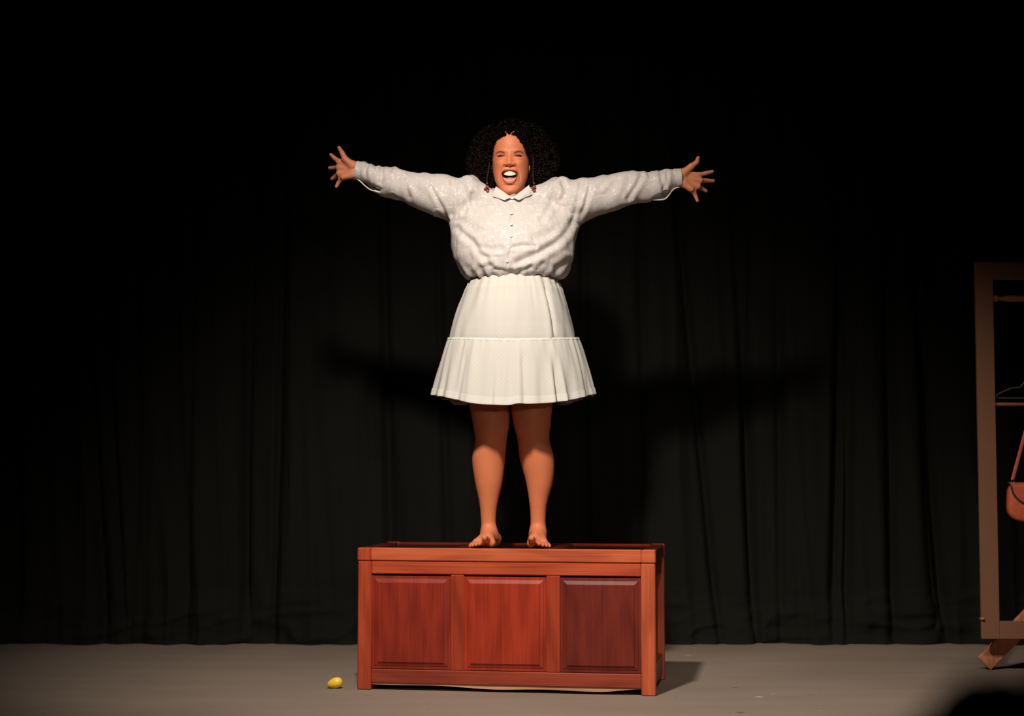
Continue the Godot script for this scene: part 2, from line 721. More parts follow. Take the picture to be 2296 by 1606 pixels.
func brocade() -> Array:
	var s := 512
	var leaf := PackedFloat32Array()
	leaf.resize(s * s)
	var r := RandomNumberGenerator.new()
	r.seed = 12
	for k in 120:
		var cx := r.randf() * s
		var cy := r.randf() * s
		var ang := r.randf() * TAU
		var la := r.randf_range(16, 30)
		var lb := la * r.randf_range(0.28, 0.42)
		var dx := cos(ang)
		var dy := sin(ang)
		for y in range(int(cy - la), int(cy + la) + 1):
			for x in range(int(cx - la), int(cx + la) + 1):
				var u := ((x - cx) * dx + (y - cy) * dy) / la
				var w := (-(x - cx) * dy + (y - cy) * dx) / lb
				var e := absf(w) - (1.0 - u * u)
				if absf(u) < 1.0 and e < 0.0:
					var q := posmod(y, s) * s + posmod(x, s)
					leaf[q] = maxf(leaf[q], clampf(-e * 5.0, 0.0, 1.0))
	var al := Image.create(s, s, false, Image.FORMAT_RGB8)
	var ro := Image.create(s, s, false, Image.FORMAT_RGB8)
	var hi := Image.create(s, s, false, Image.FORMAT_RGB8)
	for y in s:
		for x in s:
			var t := leaf[y * s + x]
			var weave := 0.03 * sin(x * 1.6) * sin(y * 1.6)
			al.set_pixel(x, y, Color(0.93, 0.92, 0.925).lerp(Color(1.0, 1.0, 0.985), t))
			var g := lerpf(0.82, 0.42, t)
			ro.set_pixel(x, y, Color(g, g, g))
			var hh := 0.3 + 0.5 * t + weave
			hi.set_pixel(x, y, Color(hh, hh, hh))
	return [ImageTexture.create_from_image(al), ImageTexture.create_from_image(ro), ImageTexture.create_from_image(hi)]


func dots() -> ImageTexture:
	var s := 64
	var im := Image.create(s, s, false, Image.FORMAT_RGB8)
	for y in s:
		for x in s:
			var d := minf(Vector2(x - 16, y - 16).length(), Vector2(x - 48, y - 48).length())
			var t := clampf((9.0 - d) / 3.0, 0.0, 1.0)
			im.set_pixel(x, y, Color(0.978, 0.972, 0.965).lerp(Color.WHITE, t))
	return ImageTexture.create_from_image(im)


# ---------------------------------------------------------------- the setting
func build_setting() -> void:
	# stage deck with its own front edge, and the lower floor of the house
	var st := Shape.new()
	var x0 := -5.0
	var x1 := 5.0
	var z0 := -2.2
	var z1 := 1.8
	st.v = PackedVector3Array([Vector3(x0, 0, z0), Vector3(x1, 0, z0), Vector3(x1, 0, z1), Vector3(x0, 0, z1)])
	st.n = PackedVector3Array([Vector3.UP, Vector3.UP, Vector3.UP, Vector3.UP])
	st.uv = PackedVector2Array([Vector2(0, 0), Vector2(1, 0), Vector2(1, 1), Vector2(0, 1)])
	st.idx = PackedInt32Array([0, 1, 2, 0, 2, 3])
	var fl := put("floor", st.mesh(), M.floor)
	structure(fl, "scuffed grey brown stage floor under the wooden chest")
	var body := Shape.new()
	body.box(Vector3(0, -0.305, -0.2), Vector3(10, 0.59, 4.0), 0.005)
	put("stage_front", body.mesh(), M.wall, fl)
	var low := Shape.new()
	low.box(Vector3(0, -0.66, 4.8), Vector3(10, 0.1, 6.0), 0.005)
	structure(put("floor", low.mesh(), M.wall), "dark lower floor in front of the stage")
	var wall := Shape.new()
	wall.box(Vector3(0, 1.75, -2.28), Vector3(10, 4.7, 0.12), 0.005)
	structure(put("wall_back", wall.mesh(), M.wall), "black wall hidden behind the stage curtain")
	build_curtain()


func build_curtain() -> void:
	var cur := holder("stage_curtain", "tall black stage curtain hanging in loose folds behind the standing woman", "curtain", Vector3(0, 0, -1.58))
	var edges := [-1000.0, -330.0, 296.0, 556.0, 1085.0, 1436.0, 1682.0, 1888.0, 2092.0, 2560.0, 3300.0]
	var slant := [0.0, 0.01, 0.03, -0.02, 0.0, 0.01, -0.03, 0.03, -0.05, 0.0, 0.0]     # how far each edge wanders over its height
	var wide := fbm(1.0, 2, 61)
	var fine := fbm(1.0, 3, 62)
	# deep narrow folds: place at mid height and at the hem, half width, depth
	var grooves := []
	for q in [[-560, -560, 0.03, 0.07], [-120, -150, 0.03, 0.07], [36, 40, 0.028, 0.07], [186, 246, 0.026, 0.07], [232, 290, 0.014, 0.045], [424, 428, 0.02, 0.03], [548, 552, 0.02, 0.05], [628, 618, 0.018, 0.05], [862, 880, 0.025, 0.04], [985, 1010, 0.02, 0.04], [1310, 1318, 0.02, 0.04], [1545, 1612, 0.018, 0.06], [1664, 1694, 0.026, 0.06], [1752, 1748, 0.02, 0.035], [1890, 1862, 0.024, 0.07], [1915, 1896, 0.016, 0.04], [1999, 1996, 0.028, 0.08], [2066, 2116, 0.024, 0.07], [2240, 2236, 0.025, 0.06], [2420, 2430, 0.03, 0.07]]:
		grooves.append([(q[0] - 1148.0) / 463.0, (q[1] - 1148.0) / 463.0, q[2], q[3]])
	var rows := PackedFloat32Array()
	for k in 34:
		rows.append(0.36 * k / 33.0)
	for k in range(1, 60):
		rows.append(0.36 + 3.9 * k / 59.0)
	for p in edges.size() - 1:
		var a: float = (edges[p] - 1148.0) / 463.0 - 0.03
		var b: float = (edges[p + 1] - 1148.0) / 463.0 + 0.03
		var nu := int((b - a) / 0.011) + 2
		var pts := PackedVector3Array()
		for y in rows:
			var lift := clampf(y / 0.27, 0.0, 1.0)
			var low := (1.0 - lift) * (1.0 - lift)
			for i in nu:
				var t := i / float(nu - 1)
				var sl: float = lerpf(slant[p], slant[p + 1], t) * sin(y * 1.7) * 1.2
				var x := lerpf(a, b, t) + sl
				var xx := x + p * 3.7
				# hanging folds, wide below and closer above
				var f := wide.get_noise_2d(xx * 1.9, y * 0.22) * 0.055
				var ridge := 1.0 - absf(fine.get_noise_2d(xx * 2.6 + 9.0 + 0.10 * y, y * 0.13 + p)) * 2.6
				f += maxf(ridge, 0.0) * 0.030
				f += fine.get_noise_2d(xx * 5.0 + 0.4 * y, y * 0.35) * 0.014
				for g in grooves:
					var gx: float = x - lerpf(g[1], g[0], minf(y / 1.6, 1.3))
					if absf(gx) < 0.12:
						f -= g[3] * bump(gx, g[2]) * lerpf(0.5, 1.0, lift)
				# the cloth is too long and slumps onto the floor
				var slump := wide.get_noise_2d(xx * 2.2 + 30.0, y * 3.0) * 0.08 + maxf(0.0, 1.0 - absf(fine.get_noise_2d(xx * 0.9 + y * 3.0, y * 4.5 - xx * 1.3)) * 3.0) * 0.035
				f += low * 0.055 + sqrt(low) * (1.0 - 0.4 * low) * slump
				var d0 := minf(x - (a + sl), (b + sl) - x)
				f -= 0.10 * exp(-d0 / 0.028) * lerpf(0.55, 1.0, lift)
				var yy := y
				if y < 0.30:
					yy = y - low * 0.03 * (1.0 + wide.get_noise_2d(xx * 3.0, 7.0))
				pts.append(Vector3(x, maxf(yy, 0.002), f))
		var s := Shape.new()
		s.grid(pts, nu, rows.size(), false, Vector3(0, 0, 1))
		put("curtain_panel", s.mesh(), M.curtain, cur)


# ---------------------------------------------------------------- the chest
func panel_shape(hw: float, hh: float, y: float, x: float, z: float) -> ArrayMesh:
	# a raised field: flat margin, sloping chamfer, flat centre
	var s := Shape.new()
	var rings := [[0.0, -0.0075], [0.0105, -0.0072], [0.0118, -0.0054], [0.0252, -0.0010], [0.0264, 0.0026]]
	var inside := Vector3(x, y, z - 0.2)
	var C := func(r: Array) -> Array:
		var w: float = hw - r[0]
		var h: float = hh - r[0]
		return [Vector3(x - w, y - h, z + r[1]), Vector3(x + w, y - h, z + r[1]), Vector3(x + w, y + h, z + r[1]), Vector3(x - w, y + h, z + r[1])]
	for k in rings.size() - 1:
		var p: Array = C.call(rings[k])
		var q: Array = C.call(rings[k + 1])
		for e in 4:
			s.poly([p[e], p[(e + 1) % 4], q[(e + 1) % 4], q[e]], inside)
	s.poly(C.call(rings[-1]), inside)
	# its back and edges
	var f: Array = C.call(rings[0])
	var g := []
	for q in f:
		g.append(q + Vector3(0, 0, -0.008))
	for e in 4:
		s.poly([f[e], f[(e + 1) % 4], g[(e + 1) % 4], g[e]], Vector3(x, y, z - 0.02))
	s.poly(g, Vector3(x, y, z))
	return s.mesh()


func one_box(at: Vector3, size: Vector3, b := 0.003) -> ArrayMesh:
	var s := Shape.new()
	s.box(at, size, b)
	return s.mesh()


func build_chest() -> void:
	var w := 1.135
	var d := 0.52
	var turn := -deg_to_rad(9.2)
	var corner := Vector3(0.531, 0, 0.25)
	var at := corner - Basis(Vector3.UP, turn) * Vector3(w / 2, 0, d / 2)
	var ch := holder("storage_chest", "reddish brown wooden storage chest with three raised panels, carrying the woman", "chest", at, turn)
	var fz := d / 2
	var hx := w / 2
	# posts that reach the floor
	for sx in [-1, 1]:
		for sz in [-1, 1]:
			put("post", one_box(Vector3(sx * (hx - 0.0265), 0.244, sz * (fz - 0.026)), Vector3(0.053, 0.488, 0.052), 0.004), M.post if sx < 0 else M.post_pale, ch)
	# front frame
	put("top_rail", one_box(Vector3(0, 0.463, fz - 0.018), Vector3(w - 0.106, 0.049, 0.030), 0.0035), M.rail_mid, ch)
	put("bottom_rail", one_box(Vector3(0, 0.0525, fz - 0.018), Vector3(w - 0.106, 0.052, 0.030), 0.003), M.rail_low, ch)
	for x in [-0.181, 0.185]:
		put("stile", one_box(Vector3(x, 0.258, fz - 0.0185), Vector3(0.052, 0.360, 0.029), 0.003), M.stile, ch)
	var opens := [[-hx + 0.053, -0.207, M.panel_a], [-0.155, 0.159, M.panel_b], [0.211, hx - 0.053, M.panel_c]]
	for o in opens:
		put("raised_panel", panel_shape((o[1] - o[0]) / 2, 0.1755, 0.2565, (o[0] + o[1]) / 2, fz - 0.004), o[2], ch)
	# sides and back
	for sx in [-1, 1]:
		put("side_rail", one_box(Vector3(sx * (hx - 0.020), 0.456, 0), Vector3(0.026, 0.062, d - 0.104), 0.003), M.side_dark, ch)
		put("side_rail", one_box(Vector3(sx * (hx - 0.020), 0.066, 0), Vector3(0.026, 0.080, d - 0.104), 0.003), M.rail_low, ch)
		put("side_panel", one_box(Vector3(sx * (hx - 0.030), 0.262, 0), Vector3(0.012, 0.330, d - 0.104), 0.002), M.side_dark, ch)
	put("back_board", one_box(Vector3(0, 0.26, -fz + 0.020), Vector3(w - 0.106, 0.456, 0.018), 0.002), M.side_dark, ch)
	# sagging floor board whose raw edge shows under the bottom rail
	var pts := PackedVector3Array()
	for k in 41:
		var t := k / 40.0
		var x := lerpf(-hx + 0.054, hx - 0.054, t)
		var sag := 0.0045 + 0.009 * smoothstep(0.1, 0.5, t) * smoothstep(1.0, 0.85, t) + 0.002 * sin(t * 17.0)
		for q in [Vector3(x, 0.036, fz - 0.040), Vector3(x, 0.036, fz - 0.010), Vector3(x, 0.026 - sag, fz - 0.008), Vector3(x, 0.024 - sag, fz - 0.040)]:
			pts.append(q)
	var s := Shape.new()
	for k in 40:
		for e in 4:
			var e2 := (e + 1) % 4
			s.poly([pts[k * 4 + e], pts[k * 4 + e2], pts[k * 4 + 4 + e2], pts[k * 4 + 4 + e]], (pts[k * 4] + pts[k * 4 + 6]) / 2)
	put("bottom_board", s.mesh(), M.raw_wood, ch).set_meta("label", "pale raw edge of the sagging bottom board")
	put("bottom_board", one_box(Vector3(0, 0.031, -0.03), Vector3(w - 0.108, 0.010, d - 0.12), 0.002), M.raw_wood, ch)
	# lid: frame, corner blocks and sunken panels
	var lid := Node3D.new()
	lid.name = "lid"
	ch.add_child(lid)
	var ly := 0.5128
	var lh := 0.0486
	put("front_rail", one_box(Vector3(0, ly, fz - 0.025), Vector3(w - 0.100, lh, 0.052), 0.004), M.rail, lid)
	put("back_rail", one_box(Vector3(0, ly, -fz + 0.027), Vector3(w - 0.100, lh, 0.050), 0.004), M.lid_rail, lid)
	for sx in [-1, 1]:
		put("corner_block", one_box(Vector3(sx * (hx - 0.0245), ly, fz - 0.024), Vector3(0.053, lh + 0.0006, 0.054), 0.004), M.post if sx < 0 else M.rail, lid)
		put("corner_block", one_box(Vector3(sx * (hx - 0.0245), ly, -fz + 0.026), Vector3(0.053, lh + 0.0006, 0.054), 0.004), M.post, lid)
		put("side_rail", one_box(Vector3(sx * (hx - 0.0245), ly, 0), Vector3(0.051, lh, d - 0.106), 0.004), M.lid_rail, lid)
	for x in [-0.18, 0.18]:
		put("cross_rail", one_box(Vector3(x, ly, 0), Vector3(0.05, lh, d - 0.100), 0.003), M.lid_rail, lid)
	for x in [-0.362, 0.0, 0.362]:
		put("lid_panel", one_box(Vector3(x, ly + 0.006, 0), Vector3(0.32, 0.026, d - 0.100), 0.002), M.lid_panel, lid)


# ---------------------------------------------------------------- small things
func build_egg() -> void:
	# an egg lying on its side, blunt end to the right and a little raised
	var d := W(750.0, 1545.0, 0.0) - EYE
	var at := EYE + d * (-EYE.y / d.y)
	var o := holder("egg", "small smooth yellow egg lying on the stage floor beside the chest", "egg", Vector3(at.x, 0, at.z - 0.012))
	var prof := PackedVector3Array()
	var seg := 28
	var rows := 24
	for j in rows + 1:
		var th := PI * j / rows
		var x := cos(th)
		var r := sin(th) * (0.0205 + 0.0042 * x) 
		for i in seg:
			var a := TAU * i / seg
			prof.append(Vector3(x * 0.0305, r * cos(a), r * sin(a)))
	var tilt := Basis(Vector3.BACK, deg_to_rad(14.0))
	var lowest := 1.0
	for i in prof.size():
		prof[i] = tilt * prof[i]
		lowest = minf(lowest, prof[i].y)
	for i in prof.size():
		prof[i].y -= lowest
	var s := Shape.new()
	s.grid(prof, seg, rows + 1, true)
	put("shell", s.mesh(), M.yellow, o)


func lathe_x(from: Vector3, profile: Array, seg := 16) -> ArrayMesh:
	# profile of [distance along x, radius]
	var path := PackedVector3Array()
	var radii := PackedFloat32Array()
	for q in profile:
		path.append(from + Vector3(q[0], 0, 0))
		radii.append(q[1])
	var s := Shape.new()
	s.tube(path, radii, seg)
	return s.mesh()


func build_rack() -> void:
	var z := -0.45
	var lx := W(2193, 1020, z).x
	var top := W(2193, 588, z).y
	var bot := W(2193, 1433, z).y
	var ww := 0.0735
	var wid := 0.95
	var r := holder("clothes_rack", "plain wooden clothes rack frame standing at the edge of the stage", "clothes rack", Vector3(lx, 0, z))
	for x in [0.0, wid - ww]:
		put("upright", one_box(Vector3(x + ww / 2, (top + bot) / 2, 0), Vector3(ww, top - bot, 0.022), 0.002), M.rack, r)
	put("top_rail", one_box(Vector3(wid / 2, top - 0.037, 0), Vector3(wid - 2 * ww, 0.074, 0.0215), 0.002), M.rack_lying, r)
	put("bottom_rail", one_box(Vector3(wid / 2, bot + 0.0365, 0), Vector3(wid - 2 * ww, 0.073, 0.0215), 0.002), M.rack_lying, r)
	var ry := W(2230, 670, z - 0.03).y
	var rod := put("hanging_rod", lathe_x(Vector3(ww - 0.005, ry, -0.028), [[0.0, 0.008], [0.012, 0.009], [0.017, 0.0135], [0.030, 0.0145], [0.036, 0.009], [0.042, 0.0085], [0.056, 0.0085], [0.066, 0.0125], [0.09, 0.0135], [wid - 2 * ww - 0.03, 0.0135], [wid - 2 * ww, 0.009]]), M.dowel, r)
	rod.set_meta("label", "turned wooden hanging rod with a ring at its end")
	var cy := W(2230, 907, z - 0.02).y
	put("cross_bar", lathe_x(Vector3(ww - 0.004, cy, -0.020), [[0.0, 0.0075], [wid - 2 * ww + 0.008, 0.0075]]), M.dowel_red, r)
	# crossed braces behind the frame, cut square at their feet
	var foot := W(2220, 1497, z - 0.085)
	foot.y = 0.0
	var f := foot - r.position
	for k in 2:
		var dir := Vector3(1, 1, 0).normalized()
		var mid := Vector3(f.x, 0.0, -0.085) + dir * 0.36 + Vector3(-dir.y, dir.x, 0) * 0.036
		var tr := Transform3D(Basis(Vector3.BACK, -PI / 4), mid)
		if k == 1:
			tr = Transform3D(Basis(Vector3.BACK, PI / 4), Vector3(wid - mid.x - 0.02, mid.y, -0.111))
		var s := Shape.new()
		s.box(Vector3.ZERO, Vector3(0.072, 0.72, 0.024), 0.002, tr)
		put("brace", s.mesh(), M.brace, r)
	for x in [0.115, wid - 0.14]:
		put("spacer", one_box(Vector3(x, bot + 0.045, -0.042), Vector3(0.045, 0.045, 0.062), 0.002), M.brace, r)
	var peg := Shape.new()
	var pp := W(2199, 1388, z) - r.position
	peg.tube(PackedVector3Array([Vector3(pp.x, pp.y, 0.0), Vector3(pp.x + 0.004, pp.y + 0.002, 0.020), Vector3(pp.x + 0.004, pp.y + 0.002, 0.024)]), PackedFloat32Array([0.006, 0.006, 0.004]), 10)
	put("peg", peg.mesh(), M.brace, r)

	# hanger hooked over the rod
	var hz := z - 0.028
	var h0 := W(2234, 893, hz)
	var hg := holder("coat_hanger", "thin grey coat hanger hanging inside the wooden clothes rack", "coat hanger", Vector3(h0.x + 0.21, h0.y, hz))
	var path := PackedVector3Array([Vector3(0.0, 0.128, 0), Vector3(-0.05, 0.098, 0), Vector3(-0.088, 0.072, 0), Vector3(-0.105, 0.049, 0), Vector3(-0.118, 0.044, 0), Vector3(-0.150, 0.041, 0), Vector3(-0.205, 0.016, 0), Vector3(-0.210, 0.006, 0), Vector3(-0.203, 0.0, 0), Vector3(0.203, 0.0, 0), Vector3(0.210, 0.006, 0), Vector3(0.205, 0.016, 0), Vector3(0.150, 0.041, 0), Vector3(0.118, 0.044, 0), Vector3(0.105, 0.049, 0), Vector3(0.088, 0.072, 0), Vector3(0.05, 0.098, 0), Vector3(0.0, 0.128, 0)])
	var rr := PackedFloat32Array()
	rr.resize(path.size())
	rr.fill(0.0036)
	var s2 := Shape.new()
	s2.tube(path, rr, 8, true, Color.WHITE, Vector3(0, 0, 1))
	put("arms", s2.mesh(), M.hanger, hg)
	var hook := PackedVector3Array([Vector3(0, 0.126, 0)])
	var hy := ry - h0.y + 0.0005
	hook.append(Vector3(0, hy - 0.04, 0))
	for k in 15:
		var a := PI * 1.25 - PI * 1.45 * k / 14.0
		hook.append(Vector3(cos(a) * -0.0165, hy + sin(a) * 0.0165, 0))
	var hr := PackedFloat32Array()
	hr.resize(hook.size())
	hr.fill(0.0022)
	var s3 := Shape.new()
	s3.tube(hook, hr, 8, true, Color.WHITE, Vector3(0, 0, 1))
	put("hook", s3.mesh(), M.metal, hg)

	# leather shoulder bag slung over the cross bar
	var bz := z - 0.020
	var bl := W(2260, 1128, bz + 0.03)
	var btop := W(2275, 1083, bz + 0.03).y
	var bbot := W(2296, 1172, bz + 0.03).y
	var bw := 0.27
	var bag := holder("shoulder_bag", "reddish brown leather shoulder bag hanging by its strap from the clothes rack", "bag", Vector3(bl.x + bw / 2, bbot, bz))
	var bh := btop - bbot
	var outline := func(a: float, hw: float, lower: bool) -> Vector2:
		# rounded rectangle, rounder at its lower corners
		var ca := cos(a)
		var sa := sin(a)
		var e := 3.2 if sa < 0.0 else 6.0
		var k := pow(pow(absf(ca), e) + pow(absf(sa), e), -1.0 / e)
		return Vector2(ca * k * hw, sa * k)
	var body := PackedVector3Array()
	var seg := 64
	var layers := [[0.0, 0.030], [0.75, 0.030], [0.93, 0.027], [1.0, 0.018], [1.0, 0.0], [0.985, -0.018], [0.93, -0.026], [0.75, -0.030], [0.0, -0.030]]
	for L in layers:
		for i in seg:
			var q: Vector2 = outline.call(TAU * i / seg, bw / 2, true)
			var narrow := lerpf(0.93, 1.0, clampf(0.5 - q.y * 0.5, 0.0, 1.0))
			body.append(Vector3(q.x * L[0] * narrow, bh / 2 + q.y * L[0] * bh / 2, L[1]))
	var sb := Shape.new()
	sb.grid(body, seg, layers.size(), true)
	put("body", sb.mesh(), M.leather, bag)
	# flap with a curved lower edge, its dark edge binding below
	for part in 2:
		var fp := PackedVector3Array()
		var n := 40
		var low_of := func(t: float) -> float:
			return bh * lerpf(0.93, 0.42, pow(clampf(1.0 - pow(absf(t), 2.6), 0.0, 1.0), 0.55))
		var rows := 10
		if part == 0:
			for j in rows:
				for i in n + 1:
					var t := -1.0 + 2.0 * i / n
					var x := t * (bw / 2 * 0.90)
					var yb: float = low_of.call(t)
					var y := 0.0
					var zz := 0.0
					if j < 4:
						var a := PI * 0.5 * j / 3.0
						y = bh + 0.002 - 0.010 * (1.0 - cos(a)) 
						zz = lerpf(-0.02, 0.035, j / 3.0)
					else:
						y = lerpf(bh - 0.008, yb, (j - 3) / float(rows - 4))
						zz = 0.036
					fp.append(Vector3(x, y, zz))
			var sf := Shape.new()
			sf.grid(fp, n + 1, rows, false, Vector3(0, 0.3, 1))
			put("flap", sf.mesh(), M.leather, bag)
		else:
			var rim := PackedVector3Array()
			var rad := PackedFloat32Array()
			for i in n + 1:
				var t := -1.0 + 2.0 * i / n
				rim.append(Vector3(t * (bw / 2 * 0.90), low_of.call(t), 0.034))
				rad.append(0.0042)
			var sr := Shape.new()
			sr.tube(rim, rad, 8)
			put("flap_edge", sr.mesh(), M.leather_dark, bag)
	# strap: up from both ends, over the bar
	var ay := cy - bbot + 0.008
	var lp := W(2270, 1076, bz) - bag.position
	var strap := PackedVector3Array()
	for k in 21:
		var t := k / 20.0
		strap.append(Vector3(lerpf(lp.x, -0.016, t), lerpf(lp.y, ay - 0.012, t), 0.002))
	for k in 9:
		var a := PI - PI * k / 8.0
		strap.append(Vector3(cos(a) * 0.016, ay - 0.006 + sin(a) * 0.008, 0.0))
	for k in 21:
		var t := k / 20.0
		strap.append(Vector3(lerpf(0.016, -lp.x, t), lerpf(ay - 0.012, lp.y, t), 0.002))
	var sr2 := PackedFloat32Array()
	sr2.resize(strap.size())
	sr2.fill(0.0075)
	var ss := Shape.new()
	ss.tube(strap, sr2, 10, true, Color.WHITE, Vector3(0, 0, 1), 0.30)
	put("strap", ss.mesh(), M.leather, bag)
	for sx in [1, -1]:
		var ring := Shape.new()
		var rp := PackedVector3Array()
		var rq := PackedFloat32Array()
		for k in 17:
			var a := TAU * k / 16.0
			rp.append(Vector3(sx * lp.x + cos(a) * 0.006, lp.y - 0.006 + sin(a) * 0.010, 0.006))
			rq.append(0.0018)
		ring.tube(rp, rq, 6, false)
		put("buckle", ring.mesh(), M.metal, bag)


# ---------------------------------------------------------------- the performer
var skin := Color(0.68, 0.21, 0.095)
var skin_palm := Color(0.60, 0.22, 0.11)


func build_performer() -> void:
	var p := holder("person", "barefoot woman in white blouse and cream skirt standing on the chest, arms flung wide", "person")
	var body := Shape.new()
	add_legs(body)
	add_trunk(body)
	add_hand(body, true)
	add_hand(body, false)
	add_head(body)
	put("body", body.mesh(), M.skin, p)
	add_face_parts(p)
	add_hair(p)
	add_blouse(p)
	add_skirt(p)


func add_net(sh: Shape, fn: Callable, lo: Vector3, hi: Vector3, cell: float, color: Callable) -> void:
	var net := Nets.new()
	var tris := net.run(fn, lo, hi, cell)
	var base := sh.v.size()
	sh.v.append_array(net.pts)
	var cc := PackedColorArray()
	cc.resize(net.pts.size())
	for i in net.pts.size():
		cc[i] = color.call(net.pts[i])
	sh.c.append_array(cc)
	var nn := PackedVector3Array()
	nn.resize(net.pts.size())
	for t in range(0, tris.size(), 3):
		var a := net.pts[tris[t]]
		var g := (net.pts[tris[t + 2]] - a).cross(net.pts[tris[t + 1]] - a)
		nn[tris[t]] += g
		nn[tris[t + 1]] += g
		nn[tris[t + 2]] += g
	for i in nn.size():
		nn[i] = nn[i].normalized()
	sh.n.append_array(nn)
	for q in tris:
		sh.idx.append(base + q)


static func relax(pts: PackedVector3Array, tris: PackedInt32Array, times: int) -> PackedVector3Array:
	# evens out the steps that the grid leaves in a surface
	for k in times:
		var sum := PackedVector3Array()
		sum.resize(pts.size())
		var cnt := PackedInt32Array()
		cnt.resize(pts.size())
		for t in range(0, tris.size(), 3):
			var a := tris[t]
			var b := tris[t + 1]
			var c := tris[t + 2]
			sum[a] += pts[b] + pts[c]
			sum[b] += pts[a] + pts[c]
			sum[c] += pts[a] + pts[b]
			cnt[a] += 2
			cnt[b] += 2
			cnt[c] += 2
		var next := pts.duplicate()
		for i in pts.size():
			if cnt[i] > 0:
				next[i] = pts[i].lerp(sum[i] / cnt[i], 0.55)
		pts = next
	return pts


func px(r: float) -> float:
	return r * 6.35 / FOCAL


func limb(axis: int, rows: Array) -> Limb:
	var l := Limb.new()
	var given := []
	for q in rows:
		given.append([W(q[0], q[1], q[2]), px(q[3])])
	given.sort_custom(func(a, b): return a[0][axis] < b[0][axis])
	l.lay(axis, given)
	return l


func add_legs(sh: Shape) -> void:
	var Y := STAND
	var sk := func(q: Vector3) -> Color:
		var t := 0.0
		if q.y < Y + 0.06:
			t = 0.35
		return skin.lerp(skin_palm, t)
	# her right leg
	var l := limb(1, [[1100, 800, 0.0, 54], [1097, 905, 0.0, 45], [1101, 950, 0.008, 41], [1100.6, 985, 0.0, 36], [1095.5, 1030, -0.018, 37], [1095.6, 1080, -0.024, 31.2], [1095.3, 1130, -0.026, 20.6], [1095.0, 1165, -0.030, 17.0], [1096.5, 1190, -0.030, 17.0], [1098, 1206, -0.026, 16.0]])
	var b := Bones.new()
	b.bone(W(1098, 962, 0.046), W(1100, 976, 0.040), px(17), px(15), 0.03)
	foot(b, true)
	add_net(sh, func(q: Vector3) -> float: return blend(l.dist(q), b.dist(q), 0.02), Vector3(-0.24, Y - 0.012, -0.14), Vector3(0.012, 1.13, 0.22), 0.0036, sk)
	# her left leg
	var m := limb(1, [[1196, 800, 0.0, 54], [1192, 905, 0.0, 47.5], [1193, 950, 0.008, 42], [1196, 985, 0.0, 36], [1204, 1030, -0.018, 38.5], [1209.3, 1080, -0.024, 30.5], [1207, 1130, -0.026, 20.0], [1206.5, 1165, -0.030, 17.0], [1206.5, 1190, -0.030, 17.5], [1206, 1206, -0.026, 16.0]])
	var c := Bones.new()
	c.bone(W(1194, 962, 0.046), W(1196, 976, 0.040), px(17), px(15), 0.03)
	foot(c, false)
	add_net(sh, func(q: Vector3) -> float: return blend(m.dist(q), c.dist(q), 0.02), Vector3(-0.035, Y - 0.012, -0.14), Vector3(0.22, 1.13, 0.22), 0.0036, sk)


